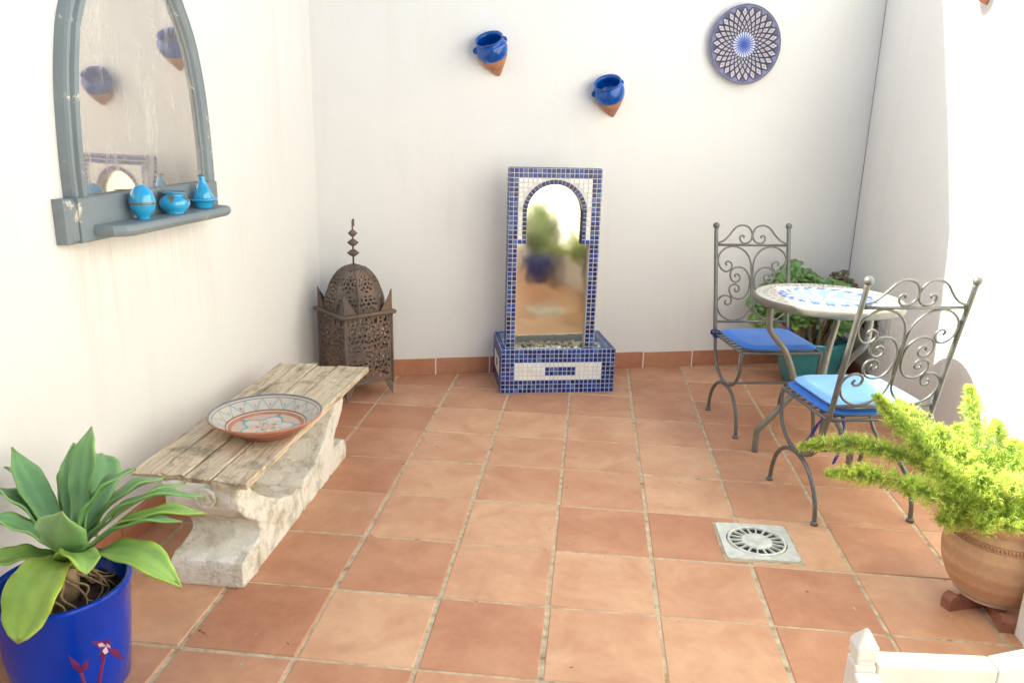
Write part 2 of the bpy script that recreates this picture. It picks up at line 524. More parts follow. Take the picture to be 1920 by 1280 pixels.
def m_plaster_drip():
    mt = m_plaster('white_plaster_with_drips')
    nt = mt.node_tree; bs = nt.nodes['Principled BSDF']; src = bs.inputs['Base Color'].links[0].from_socket
    N = NT.__new__(NT); N.m, N.t, N.n, N.l, N.b = mt, nt, nt.nodes, nt.links, bs
    sp = N.node('ShaderNodeSeparateXYZ'); g_ = N.node('ShaderNodeNewGeometry'); N.l.new(g_.outputs['Position'], sp.inputs[0])
    def rng(o_, a, b):
        m_ = N.node('ShaderNodeMapRange', interpolation_type='SMOOTHSTEP'); N.l.new(o_, m_.inputs[0]); m_.inputs[1].default_value = a; m_.inputs[2].default_value = b
        return m_.outputs[0]
    def mul(a, b):
        m_ = N.node('ShaderNodeMath', operation='MULTIPLY'); N.l.new(a, m_.inputs[0]); N.l.new(b, m_.inputs[1]); return m_.outputs[0]
    box = mul(mul(rng(sp.outputs[1], -6.0*T, -5.7*T), rng(sp.outputs[1], -3.3*T, -3.6*T)), mul(rng(sp.outputs[2], 1.6*T, 3.0*T), rng(sp.outputs[2], 3.3*T, 3.2*T)))
    st = N.ramp(N.noise(N.geo((1, 34, 1.6)), 1.0, 6, .7), [(.46, 0), (.70, .30)])
    N.set('Base Color', N.mix(mul(box, st), src, (.60, .47, .40)))
    return mt
M['drip'] = m_plaster_drip()
def wall(name, poly3, vec, label, mat='plaster'):
    o = MB().prism(poly3, vec).build(name, M[mat])
    return tag(o, label, 'wall')

HT = 9.4
a = P0 - BD * 1.8; b = P0 + BD * 9.2
back = wall('courtyard_wall', [(a[0], a[1], -.25), (b[0], b[1], -.25), (b[0], b[1], HT), (a[0], a[1], HT)], (-BN[0]*.6, -BN[1]*.6, 0),
            'white plaster wall behind the tiled fountain with blue pots hung on it')
def lw(y, z):
    k = (y - LA[1]) / (LB[1] - LA[1]); x = LA[0] + (LB[0] - LA[0]) * k
    return (x, y, z)
HL = 8.78
lpoly = [(2.6, -.25), (-23.5, -.25), (-23.5, HL), (-1.50, HL), (-1.45, 9.8), (-1.36, 10.8), (-1.24, 11.7), (-.68, 12.95), (.25, 14.8), (1.2, 16.2), (2.6, 16.2)]
left = wall('courtyard_wall', [lw(*p) for p in lpoly], (-.8, 0, 0), 'white plaster wall behind the grey arched mirror and plank bench', 'drip')
rp = [(RA[0], RA[1]+.6), (RB[0], RB[1]), (PIER, -5.84), (PIER - .04, -16), (7.2, -16), (7.2, RA[1]+.6)]
right = wall('courtyard_wall', [(*p, -.25) for p in rp], (0, 0, 9.3), 'sunlit white wall beside the bistro table with the louvred vent')

def skirting(parent, a, d, n, s0, s1, step, off=0, tones=(-.5, -.3)):
    s = s0
    while s < s1 - .02:
        e = min(s + step, s1)
        b = MB()
        p = [a + d*(s + .012), a + d*(e - .012)]
        q = [x + n*.045 for x in p]
        b.slab([p[0] - n*.03, p[1] - n*.03, q[1], q[0]] if np.cross(d, n) > 0 else [q[0], q[1], p[1] - n*.03, p[0] - n*.03], -.02, .30 + rnd.uniform(-.006, .006), .012)
        o = b.build('skirting_tile', M['tile'], parent)
        k = .5 + .5 * rnd.uniform(-1.0, -.45)
        o.color = (*(DARK + (PALE - DARK) * k), 1)
        s = e
    g = MB()
    p = [a + d*s0, a + d*s1]; q = [x + n*.03 for x in p]
    g.slab([p[0]-n*.02, p[1]-n*.02, q[1], q[0]] if np.cross(d, n) > 0 else [q[0], q[1], p[1]-n*.02, p[0]-n*.02], -.02, .29, .005)
    g.build('skirting_mortar', M['grout'], parent)
cj = P0 + BD*8.478
MB().tube([(cj[0] + BN[0]*.006, cj[1] + BN[1]*.006, .3), (cj[0] + BN[0]*.006, cj[1] + BN[1]*.006, 9.3)], .009, 5).build('corner_line', simple('corner_line_brown', (.45, .39, .34), .9), back)  # thin darker line drawn down the wall corner
off = .04
skirting(back, P0 - BN*off, BD, BN, -1.2, 8.5, .955)
ld = (LB - LA) / np.linalg.norm(LB - LA)
skirting(left, LA - LN*.0, ld, LN, .0, 9.5, .955)
rd = (RB - RA) / np.linalg.norm(RB - RA)
skirting(right, RA, rd, RN, .0, 8.6, .955)

# house across the yard, behind the viewer (seen in the reflections)
house = thing('house', 'white house front across the yard, mirrored in the fountain', 'house', (0, -22, 0))
MB().box((-14, -1, -.3), (-2.2, 0, 10)).box((4.2, -1, -.3), (14, 0, 10)).box((-2.2, -1, 6.6), (4.2, 0, 10)).build('wall', M['plaster'], house)
MB().box((-2.2, -.8, -.3), (4.2, -.7, 6.6)).build('door', simple('dark_shutter', (.12, .16, .10), .6), house)
def leafball(b, c, R, n, size, sq=1.0, seed=0, cols=((.7, 1), (1, 1))):
    r = np.random.RandomState(seed)
    for k in range(n):
        d = r.normal(size=3); d /= np.linalg.norm(d)
        p = np.array(c) + d * R * r.uniform(.35, 1.0) ** .6 * V(1, 1, sq)
        nrm = d + r.normal(size=3) * .6; nrm /= np.linalg.norm(nrm)
        a = np.cross(nrm, r.normal(size=3)); a /= np.linalg.norm(a); q = np.cross(nrm, a)
        s = size * r.uniform(.6, 1.3); w = s * .45
        g_ = r.uniform(.55, 1.25); 
        b.add([p, p + a*s*.5 + q*w, p + a*s + nrm*s*.15, p + a*s*.5 - q*w], [(0, 1, 2, 3)], True, (g_, g_, g_))
for k, (x, y, R, h, lab) in enumerate([(1.9, -17.6, 1.3, 2.6, 'green bush in a white tub, mirrored at the centre of the fountain'),
                                      (-.6, -18.6, 1.1, 3.3, 'taller green bush in a white tub beside the house door'),]):
    bt = thing('potted_bush', lab, 'bush', (x, y, 0), group='bushes across the yard')
    MB().lathe([(0, 0), (.5, 0), (.62, .9), (.66, .95), (.6, .98), (.55, .9), (0, .85)], 24).build('tub', M['vent'], bt)
    b = MB(); leafball(b, (0, 0, h), R, 1500, .28, 1.15, 50 + k); b.build('crown', M['bush'], bt, vcol=True)
    MB().tube([(0, 0, .8), (.05, 0, 1.6), (0, .05, h)], [.09, .07, .04], 8).build('trunk', M['root'], bt)

# ------------------------------------------------------------------ fountain
FA = math.radians(13.04)
fount = thing('fountain', 'blue and white mosaic wall fountain with an arched mirror panel', 'fountain', (-.132, -.204, 0), FA)
FW, FD, FH = 1.887, 1.17, .742
bl = [V(.008, .016, .14), V(.006, .011, .095), V(.012, .028, .21), V(.010, .034, .18), V(.020, .055, .26)]
lightb = [V(.07, .13, .32), V(.05, .10, .26)]
def bcol():
    return lightb[rnd.randrange(2)] * rnd.uniform(.7, 1.2) if rnd.random() < .14 else bl[rnd.randrange(5)] * rnd.uniform(.75, 1.3)
def wcol(): return V(.80, .79, .75) * rnd.uniform(.93, 1.03)
def tess(b, o, ux, uy, n, w, h, cfn, gap=.08, th=.008):
    """one small raised glass tile with chamfer: origin o (lower left), axes ux, uy, normal n"""
    g_ = gap / 2
    P = [o + ux*w*s + uy*h*t for s, t in ((g_, g_), (1-g_, g_), (1-g_, 1-g_), (g_, 1-g_))]
    c = sum(P) / 4
    tl = n * th * rnd.uniform(.8, 1.2)
    Q = [p + (c - p)*.10 + tl for p in P]
    b.add(P + Q, [(4, 5, 6, 7), (0, 1, 5, 4), (1, 2, 6, 5), (2, 3, 7, 6), (3, 0, 4, 7)], False, cfn())
X, Y, Z = V(1, 0, 0), V(0, 1, 0), V(0, 0, 1)
basin = MB()
rim = .085
basin.box((0, 0, 0), (FW, rim, FH)).box((0, FD - rim, 0), (FW, FD, FH)).box((0, rim, 0), (rim, FD - rim, FH)).box((FW - rim, rim, 0), (FW, FD - rim, FH)).box((rim, rim, 0), (FW - rim, FD - rim, FH - .16))
ob = basin.build('basin', M['mgrout'], fount)
bb, wb = MB(), MB()
NX, NZ = 26, 10
cw, chh = FW / NX, FH / NZ
for i in range(NX):
    for j in range(NZ):
        white = 3 <= i < NX - 3 and 3 <= j < 7
        motif = 10 <= i < 17 and 4 <= j < 6
        tess(wb if white and not motif else bb, V(i*cw, -.001, j*chh), X, Z, -Y, cw, chh, wcol if white and not motif else bcol, .07 if white and not motif else .15)
NY = 16; cd = FD / NY
for side_x, nn in ((-.001, -X), (FW + .001, X)):
    for i in range(NY):
        for j in range(NZ):
            white = 3 <= i < NY - 3 and 3 <= j < 7
            motif = 7 <= i < 9 and 4 <= j < 6
            tess(wb if white and not motif else bb, V(side_x, i*cd, j*chh), Y, Z, nn, cd, chh, wcol if white and not motif else bcol, .07 if white and not motif else .15)
for i in range(NX):
    tess(bb, V(i*cw, 0, FH + .001), X, Y, Z, cw, rim, bcol, .15)
    tess(bb, V(i*cw, FD - rim, FH + .001), X, Y, Z, cw, rim, bcol, .15)
for i in range(1, NY - 1):
    tess(bb, V(0, i*cd, FH + .001), X, Y, Z, rim, cd, bcol, .15)
    tess(bb, V(FW - rim, i*cd, FH + .001), X, Y, Z, rim, cd, bcol, .15)
bb.build('blue_mosaic', M['mosaic'], ob, kind='stuff', vcol=True)
wb.build('white_mosaic', M['mosaic'], ob, kind='stuff', vcol=True)
pb = MB()
for k in range(620):
    x, y = rnd.uniform(rim + .02, FW - rim - .02), rnd.uniform(rim + .02, FD - rim - .02)
    if .10 < x < FW - .2 and .50 < y < .66: continue
    s = rnd.uniform(.028, .05); g_ = rnd.uniform(.55, .85) if rnd.random() < .8 else rnd.uniform(.15, .4)
    pb.sphere((x, y, FH - .145 + rnd.uniform(0, .05)), s, 7, 5, (1, rnd.uniform(.7, 1), .6), (g_, g_*.97, g_*.88))
pb.build('pebble_bed', M['pebble'], fount, kind='stuff', vcol=True)
# upright panel
PX0, PX1, PY, PT, PZ0, PZ1 = .122, 1.612, .42, .20, FH - .15, 3.60
PW = PX1 - PX0
NPX = 20; pc = PW / NPX; NPZ = int(round((PZ1 - PZ0) / pc)); pz = (PZ1 - PZ0) / NPZ
arch_cx = (PX0 + PX1) / 2; arch_r_out = pc * 7.05; arch_r_in = pc * 6.05; arch_z = PZ1 - pz * 9.3; step_z = PZ1 - pz * 15
panel = thing
pm = MB()
def opening(n=28):
    """outline of the mirror opening (x,z), counter clockwise"""
    xl, xr = PX0 + 2*pc, PX1 - 2*pc
    pts = [(xl, PZ0), (xr, PZ0), (xr, step_z - pz), (arch_cx + arch_r_in, step_z - pz), (arch_cx + arch_r_in, arch_z)]
    pts += [(arch_cx + arch_r_in*math.cos(math.pi*k/n), arch_z + arch_r_in*math.sin(math.pi*k/n)) for k in range(1, n)]
    pts += [(arch_cx - arch_r_in, arch_z), (arch_cx - arch_r_in, step_z - pz), (xl, step_z - pz)]
    return pts
# frame of the panel: side strips, shoulders and arch spandrels in columns
yf, yb = PY, PY + PT
pm.box((PX0, yf, PZ0), (PX0 + 2*pc, yb, PZ1)).box((PX1 - 2*pc, yf, PZ0), (PX1, yb, PZ1))
xl, xr = PX0 + 2*pc, PX1 - 2*pc
NS = 64
for k in range(NS):
    x0, x1 = xl + (xr - xl)*k/NS, xl + (xr - xl)*(k+1)/NS
    def lo(x):
        u = abs(x - arch_cx)
        return step_z - pz if u >= arch_r_in - 1e-9 else arch_z + math.sqrt(max(0, arch_r_in**2 - u*u))
    za, zb = lo(x0), lo(x1)
    if abs(za - zb) > .5: za = zb = max(za, zb) if x0 < arch_cx else max(za, zb)
    v = [(x0, yf, za), (x1, yf, zb), (x1, yf, PZ1), (x0, yf, PZ1), (x0, yb, za), (x1, yb, zb), (x1, yb, PZ1), (x0, yb, PZ1)]
    pm.add(v, [(0, 1, 2, 3), (0, 4, 5, 1), (3, 2, 6, 7), (4, 7, 6, 5)], False)
pm.box((PX0 + .01, yb - .03, PZ0), (PX1 - .01, yb - .002, PZ1 - .01))
op = pm.build('panel', M['wgrout'], fount)
bb, wb = MB(), MB()
for j in range(NPZ):
    for i in range(NPX):
        x, z = PX0 + i*pc, PZ0 + j*pz
        if i < 2 or i >= NPX - 2 or j >= NPZ - 2:
            tess(bb, V(x, yf - .001, z), X, Z, -Y, pc, pz, bcol, .15)
        else:
            u, w = x + pc/2 - arch_cx, z + pz/2
            inside_arch = (w > arch_z and math.hypot(u, w - arch_z) < arch_r_out + pc*.55) or (w <= arch_z and abs(u) < arch_r_out)
            if w > step_z and not inside_arch:
                tess(wb, V(x, yf - .001, z), X, Z, -Y, pc, pz, wcol, .08)
            elif w <= step_z and w > step_z - pz and (i in (2, 3, NPX-3, NPX-4)):
                tess(bb, V(x, yf - .001, z), X, Z, -Y, pc, pz, bcol, .15)
NA = 23
for k in range(NA):
    t0, t1 = math.pi*k/NA, math.pi*(k+1)/NA
    e = .06 * (t1 - t0)
    P = [V(arch_cx + r*math.cos(t), yf - .001, arch_z + r*math.sin(t)) for r, t in ((arch_r_out, t0+e), (arch_r_out, t1-e), (arch_r_in+.004, t1-e), (arch_r_in+.004, t0+e))]
    c = sum(P)/4; Q = [p + (c - p)*.1 - Y*.008 for p in P]
    bb.add(P + Q, [(4, 5, 6, 7)[::-1], (0, 1, 5, 4), (1, 2, 6, 5), (2, 3, 7, 6), (3, 0, 4, 7)], False, bcol()*.7)
nleg = int((arch_z - step_z) / pz + .5)
for j in range(nleg):
    zz = step_z + (arch_z - step_z) * j / nleg
    for x in (arch_cx - arch_r_out, arch_cx + arch_r_in):
        tess(bb, V(x, yf - .001, zz), X, Z, -Y, pc, (arch_z - step_z)/nleg, lambda: bcol()*.8, .15)
for j in range(NPZ):
    for i in range(3):
        tess(bb, V(PX0 - .001, yf + i*PT/3, PZ0 + j*pz), Y, Z, -X, PT/3, pz, bcol, .15)
        tess(bb, V(PX1 + .001, yf + i*PT/3, PZ0 + j*pz), Y, Z, X, PT/3, pz, bcol, .15)
for i in range(NPX):
    for k in range(3): tess(bb, V(PX0 + i*pc, yf + k*PT/3, PZ1 + .001), X, Y, Z, pc, PT/3, bcol, .15)
bb.build('blue_mosaic', M['mosaic'], op, kind='stuff', vcol=True)
wb.build('white_mosaic', M['mosaic'], op, kind='stuff', vcol=True)
pts = opening()
mm = MB().add([(x + (x - arch_cx)*.004, yf + .06 + .042*(x - arch_cx), z) for x, z in pts], [tuple(range(len(pts)))], False)
mm.build('mirror', M['steel'], fount)

# ------------------------------------------------------------------ lantern
LC = V(-2.447, -.515)
lant = thing('lantern', 'tall rusty pierced metal lantern with domed top standing in the corner', 'lantern', (LC[0], LC[1], 0), math.radians(47.3))
S = .833; h = S / 2
def floral(u, v, cells):
    """pierced pattern: True where metal is cut away, u v in 0..1"""
    x = u * cells[0]; y = v * cells[1]
    fx, fy = abs((x % 1) - .5), (y % 1) - .5
    r = math.hypot(fx, fy); t = math.atan2(fy, fx)
    if r < .07: return True
    if .17 < r < .27 and math.cos(6*t) > -.1: return True
    if .34 < r < .43 and math.cos(9*t + 1.2) > .45: return True
    q = math.hypot(.5 - fx, .5 - abs(fy))
    if q < .11: return True
    return False
def pierced(fn3, nu, nv, cut):
    b = MB()
    v = [fn3(i / nu, j / nv) for j in range(nv + 1) for i in range(nu + 1)]
    f = [(j*(nu+1)+i, j*(nu+1)+i+1, (j+1)*(nu+1)+i+1, (j+1)*(nu+1)+i) for j in range(nv) for i in range(nu) if not cut((i+.5)/nu, (j+.5)/nv)]
    return b.add(v, f, False)
ZB, ZT = .28, 1.37
def pcut(u, v):
    if u < .05 or u > .95 or v < .04 or v > .96: return False
    if .47 < u < .53: return abs(u - .5) < .012 and (v * 14) % 1 < .5
    if v > .84: return (abs((u*10) % 1 - .5) < .28 and abs((v - .90)/.05) < .8 and ((u*10) % 2 < 1 or abs(v-.9) > .015))
    if .80 < v <= .84 or .40 < v < .44: return (u*16) % 1 < .4 and abs(v - (.82 if v > .6 else .42)) < .009
    uu = (u % .5) * 2
    vv = v / .4 if v <= .4 else (v - .44) / .36
    return floral(uu, vv % 1, (1, 1)) or (.1 < uu < .9 and floral((uu*2.3) % 1, (vv*2.1) % 1, (1, 1)) and rnd.random() < .75)
for k in range(4):
    ang = k * math.pi / 2
    ca, sa = math.cos(ang), math.sin(ang)
    def fn(u, v, ca=ca, sa=sa):
        x, y, z = (u - .5) * S, -h, ZB + (ZT - ZB) * v
        return (ca*x - sa*y, sa*x + ca*y, z)
    o = pierced(fn, 52, 72, pcut).build('side_panel', M['rust'], lant)
    md = o.modifiers.new('thick', 'SOLIDIFY'); md.thickness = .003
    # corner post, foot and spike
    cx, cy = (ca*h + sa*h), (sa*h - ca*h)
    MB().tube([(cx, cy, .2), (cx, cy, ZT + .02)], .022, 6).build('corner_post', M['rust'], lant)
    fb = MB()
    for dx, dy in ((-1, 0), (0, 1)):
        ex, ey = (ca*dx - sa*dy), (sa*dx + ca*dy)
        p = V(cx, cy, 0)
        q = V(ex, ey, 0) * .17
        nrm = V(-ey, ex, 0) * .012
        fb.prism([p + Z*.28, p + Z*.0, p + q*.25 + Z*.05, p + q + Z*.28], nrm)
    fb.build('foot', M['rust'], lant)
    sb = MB()
    for dx, dy in ((-1, 0), (0, 1)):
        ex, ey = (ca*dx - sa*dy), (sa*dx + ca*dy)
        p = V(cx, cy, 0); q = V(ex, ey, 0) * .21; nrm = V(-ey, ex, 0) * .012
        sb.prism([p + Z*(ZT + .03), p + q + Z*(ZT + .03), p + q*.45 + Z*(ZT + .20), p + Z*(ZT + .36)], nrm)
    sb.build('spike', M['rust'], lant)
lb = MB(); lb2 = MB()
for k in range(4):
    ang = k * math.pi/2; ca, sa = math.cos(ang), math.sin(ang)
    pts_ = [(ca*x + sa*(h + .03), sa*x - ca*(h + .03), ZT - .0) for x in np.linspace(-h - .045, h + .045, 9)]
    lb.tube(pts_, .035, 8)
    pts_ = [(ca*x + sa*(h + .012), sa*x - ca*(h + .012), ZB) for x in np.linspace(-h, h, 5)]
    lb2.tube(pts_, .018, 6)
lb.build('ledge', M['rust'], lant); lb2.build('bottom_edge', M['rust'], lant)
sh = MB(); sh.box((-h, -h, ZT - .02), (h, h, ZT + .012)); sh.build('shoulder_plate', M['rust'], lant)
RD, HD = .445, .72
for k in range(8):
    a0, a1 = 2*math.pi*k/8 + math.pi/8, 2*math.pi*(k+1)/8 + math.pi/8
    def fn(u, v, a0=a0, a1=a1):
        t = v ** .95
        r = RD * (1.0 + .05*math.sin(math.pi*min(1, t*2.2))) * math.sqrt(max(0, 1 - t**2.35))
        p = V(math.cos(a0), math.sin(a0), 0)*(1-u) + V(math.cos(a1), math.sin(a1), 0)*u
        return (p[0]*r, p[1]*r, ZT + .01 + HD * t)
    def dcut(u, v):
        if u < .08 or u > .92 or v < .04 or v > .92: return False
        return floral(u, (v*2.4) % 1, (1, 1))
    o = pierced(fn, 22, 52, dcut).build('dome_panel', M['rust'], lant)
    md = o.modifiers.new('thick', 'SOLIDIFY'); md.thickness = .003
    rb = [fn(0, v) for v in np.linspace(0, 1, 14)]
    MB().tube(rb, .013, 5).build('dome_rib', M['rust'], lant)
fz = ZT + HD
fin = MB().tube([(0, 0, fz - .04), (0, 0, fz + .66), (.004, 0, fz + .69), (.02, 0, fz + .71), (.02, 0, fz + .60)], .014, 8)
fin.build('finial_rod', M['rust'], lant)
for zz, rr in ((.185, .098), (.345, .09), (.49, .075)):
    MB().lathe([(0, -.062), (rr*.45, -.045), (rr, 0), (rr*.45, .045), (0, .062)], 16, (0, 0, fz + zz)).build('finial_bead', M['rust'], lant)

# ------------------------------------------------------------------ bench
bench = thing('bench', 'low bench of weathered grey planks on two carved stone supports', 'bench', (0, 0, 0))
prof = [(-6.13, 0), (-6.13, .20), (-6.11, .25), (-6.02, .275), (-5.88, .285), (-5.77, .30), (-5.69, .335), (-5.67, .38), (-5.70, .45), (-5.78, .52), (-5.90, .60), (-6.02, .69), (-6.09, .78), (-6.11, .86), (-6.11, 1.04),
        (-5.93, 1.04), (-5.90, .96), (-5.80, .85), (-5.66, .74), (-5.46, .61), (-5.22, .48), (-5.0, .39), (-4.86, .34), (-4.76, .35), (-4.68, .34), (-4.62, .29), (-4.60, .22), (-4.60, 0)]
sx0, sx1 = -2.54, -1.83
for mir in (0, 1):
    pr = [(y if not mir else 2*-4.585 - y, z) for y, z in prof]
    b = MB(); n = len(pr); NXs = 9
    r = np.random.RandomState(3 + mir)
    # refine outline
    fine = []
    for i in range(n):
        a_, b_ = np.array(pr[i]), np.array(pr[(i+1) % n]); m_ = max(1, int(np.linalg.norm(b_ - a_) / .07))
        fine += [a_ + (b_ - a_)*k/m_ for k in range(m_)]
    n = len(fine); vs = []
    for k in range(NXs):
        x = sx0 + (sx1 - sx0) * k / (NXs - 1)
        edge = .012 if k in (0, NXs-1) else 0
        cen = np.mean(fine, axis=0)
        for p in fine:
            q = p + (cen - p) * edge + r.normal(size=2) * .005
            q[1] = max(0, q[1]) if p[1] > .001 else 0
            q[1] = min(q[1], 1.04)
            vs.append((x + r.normal()*.006, q[0], q[1]))
    fs = []
    for k in range(NXs - 1):
        for i in range(n):
            j = (i + 1) % n; fs.append((k*n+i, k*n+j, (k+1)*n+j, (k+1)*n+i))
    b.add(vs, fs, True)
    b.add([vs[i] for i in range(n)], [tuple(range(n-1, -1, -1))], False)
    b.add([vs[(NXs-1)*n + i] for i in range(n)], [tuple(range(n))], False)
    so = b.build('stone_support', M['stone'], bench)
    md = so.modifiers.new('remesh', 'REMESH'); md.mode = 'VOXEL'; md.voxel_size = .005; md.use_smooth_shade = True
    tx_ = bpy.data.textures.new('chips', 'CLOUDS'); tx_.noise_scale = .02; tx_.noise_depth = 4
    md = so.modifiers.new('rough', 'DISPLACE'); md.texture = tx_; md.strength = .003; md.mid_level = .55; md.texture_coords = 'GLOBAL'
    # carved round boss under the plank end
    bc = -6.115 if not mir else 2*-4.585 + 6.115
    bs = MB().lathe([(0, .03), (.055, .028), (.075, .018), (.082, .022), (.095, .02), (.105, .0)], 24)
    sg = 1 if not mir else -1
    bs.xform(lambda p: V(-2.14 + p[0], bc - sg*p[2], .90 + p[1]*1.0))
    bs.build('carved_boss', M['stone'], so)
xs = [-2.86, -2.60, -2.33, -2.06, -1.66]
ws = [(-6.06, -2.62), (-6.09, -2.60), (-6.12, -2.63), (-6.16, -2.60)]
tz = [0, .004, -.003, .006]
for k in range(4):
    b = MB(); x0, x1 = xs[k] + .008, xs[k+1] - .008
    r = np.random.RandomState(20 + k)
    ny = 40; vs = []
    for j in range(ny + 1):
        y = ws[k][0] + (ws[k][1] - ws[k][0]) * j / ny
        x1 = xs[k+1] - .008 + ((j/ny - .5) * .08 if k == 3 else 0)
        wob0, wob1 = r.normal()*.003, r.normal()*.003
        ed = 0
        zt = 1.095 + tz[k] + .008*math.sin(j*.17 + k)
        sl = .018 * (k - 1.5) / 1.5 * 0
        for (x, z) in ((x0 + wob0, 1.043), (x0 + wob0, zt - .012), (x0 + .012 + wob0, zt), ((x0+x1)/2, zt - .006), (x1 - .012 + wob1, zt + sl), (x1 + wob1, zt - .012), (x1 + wob1, 1.043)):
            vs.append((x, y + (r.normal()*.014 if j in (0, ny) else 0), z))
    m_ = 7; fs = []
    for j in range(ny):
        for i in range(m_ - 1): fs.append((j*m_+i, (j+1)*m_+i, (j+1)*m_+i+1, j*m_+i+1))
        fs.append((j*m_+m_-1, (j+1)*m_+m_-1, (j+1)*m_, j*m_))
    fs += [tuple(range(m_)), tuple(ny*m_ + i for i in range(m_-1, -1, -1))]
    b.add(vs, fs, False)
    b.build('plank', M['wood'], bench)

# ------------------------------------------------------------------ platter on the bench
def polar(b, rs, zs, nth, colf):
    vs, cs = [], []
    for r_, z in zip(rs, zs):
        for k in range(nth):
            t = 2*math.pi*k/nth; vs.append((r_*math.cos(t), r_*math.sin(t), z)); cs.append(colf(r_, t))
    fs = [(i*nth+k, i*nth+(k+1) % nth, (i+1)*nth+(k+1) % nth, (i+1)*nth+k) for i in range(len(rs)-1) for k in range(nth)]
    return b.add(vs, fs, True, cs)
platter = thing('platter', 'large painted earthenware platter lying on the plank bench', 'platter', (-2.03, -4.97, 1.10), .3)
PRr = .565
CREAM, PEACH, GREYB, TURQ, BROWN = V(.58, .51, .42), V(.60, .42, .30), V(.20, .25, .27), V(.09, .36, .46), V(.22, .10, .055)
def pcol(r_, t):
    q = r_ / PRr
    if q > .97: return GREYB*.75
    if q > .945: return CREAM
    if q > .925: return BROWN
    if q > .72:
        w = (t * 18 / (2*math.pi)) % 1
        k = (q - .72) / .205
        if abs(abs(w - .5)*2 - k) < .11: return TURQ*.5 + CREAM*.4
        if abs(w - .5) < .05 and .3 < k < .6: return BROWN*2
        return CREAM*.98
    if q > .70: return BROWN
    if q > .665: return PEACH*1.15
    if q > .645: return BROWN*1.1
    x, y = q*math.cos(t), q*math.sin(t)
    r5 = .42 + .08*math.cos(5*t)
    if abs(q - r5) < .028: return TURQ
    if abs(q - (r5 - .05)) < .02: return CREAM*1.05
    if q > r5:
        w = (t*5/(2*math.pi) + .5) % 1
        if abs(w - .5) < .16 and q < .60: return CREAM*.95 if abs(w-.5) > .05 or q < .5 else BROWN*1.6
        return PEACH
    p8 = abs(math.sin(2.5*t)) * .34
    if abs(q - p8) < .022: return TURQ*.8
    if q < p8*.6: return BROWN*1.5 if q > p8*.42 else PEACH*1.1
    if q < .07: return TURQ
    return CREAM if q < p8 else PEACH*1.1 + V(.05, .06, .05)
b = MB()
rs = list(np.linspace(.002, PRr, 78))
def pz_(r_):
    q = r_/PRr
    return .055 + (.02*q*q if q < .62 else .0077 + .155*((q - .62)/.38)**1.15)
polar(b, rs, [pz_(r_) for r_ in rs], 220, pcol)
b.build('dish', M['vmat'], platter, vcol=True)
b = MB().lathe([(PRr, pz_(PRr)), (PRr + .008, pz_(PRr) - .008), (PRr + .004, pz_(PRr) - .022), (.40, .085), (.30, .045), (.285, 0), (.25, 0), (.24, .03), (0, .03)], 64)
b.build('underside', simple('pink_earthenware', (.45, .20, .13), .75, 0, 0, .2, 25, .3), platter)

# ------------------------------------------------------------------ arched mirror on the left wall
mir = thing('wall_mirror', 'distressed grey arched mirror with a small shelf on the white wall', 'mirror', (0, 0, 0))
def lx(y): return LA[0] + (LB[0] - LA[0]) * (y - LA[1]) / (LB[1] - LA[1])
YC = -4.585
HW = [(3.50, 1.31), (3.9, 1.305), (4.43, 1.262), (4.8, 1.19), (5.08, 1.10), (5.4, .92), (5.7, .69), (5.95, .43), (6.15, .16), (6.22, 0)]
zs_ = [p[0] for p in HW]; hs_ = [p[1] for p in HW]
HW = [(z, max(0, h_ - .08)) for z, h_ in HW[:-1]] + [(6.17, 0)]
arc = crom([(h_, z) for z, h_ in HW], 5)
outl = [(p[0], p[1]) for p in arc]                       # right half bottom -> apex
full = [(YC + y, z) for y, z in outl] + [(YC - y, z) for y, z in outl[::-1][1:]]
# frame section swept along the arch: (inward offset, height off the wall)
sec = [(0, .0), (0, .09), (.015, .115), (.05, .12), (.07, .10), (.09, .10), (.11, .135), (.18, .14), (.215, .12), (.235, .085), (.26, .075), (.27, .03)]
P = np.array(full); tg = np.gradient(P, axis=0); tg /= np.linalg.norm(tg, axis=1)[:, None]
nin = np.stack([-tg[:, 1], tg[:, 0]], 1)                 # pointing inside
vs = []
for p, nn in zip(P, nin):
    for o_, hgt in sec:
        q = p + nn * o_ * .74
        q[0] = max(q[0], YC) if p[0] >= YC else min(q[0], YC)
        vs.append((lx(q[0]) + hgt, q[0], q[1]))
m_ = len(sec); fs = [(i*m_+k, i*m_+k+1, (i+1)*m_+k+1, (i+1)*m_+k) for i in range(len(P)-1) for k in range(m_-1)]
b = MB().add(vs, fs, False); 
b.add([vs[i] for i in range(m_)], [tuple(range(m_))], False)
b.add([vs[(len(P)-1)*m_+i] for i in range(m_)], [tuple(range(m_-1, -1, -1))], False)
b.build('frame', M['frame'], mir)
inn = [p + nn*.19 for p, nn in zip(P, nin)]
half = len(P) // 2
inn = [V(max(q[0], YC + .02), q[1]) for q in inn[:half-6]] + [V(min(q[0], YC - .02), q[1]) for q in inn[half+7:]]
gl = MB().add([(lx(q[0]) + .06, q[0], q[1]) for q in inn], [tuple(range(len(inn)))], False)
gl.build('mirror_glass', M['mirror'], mir)
b = MB()
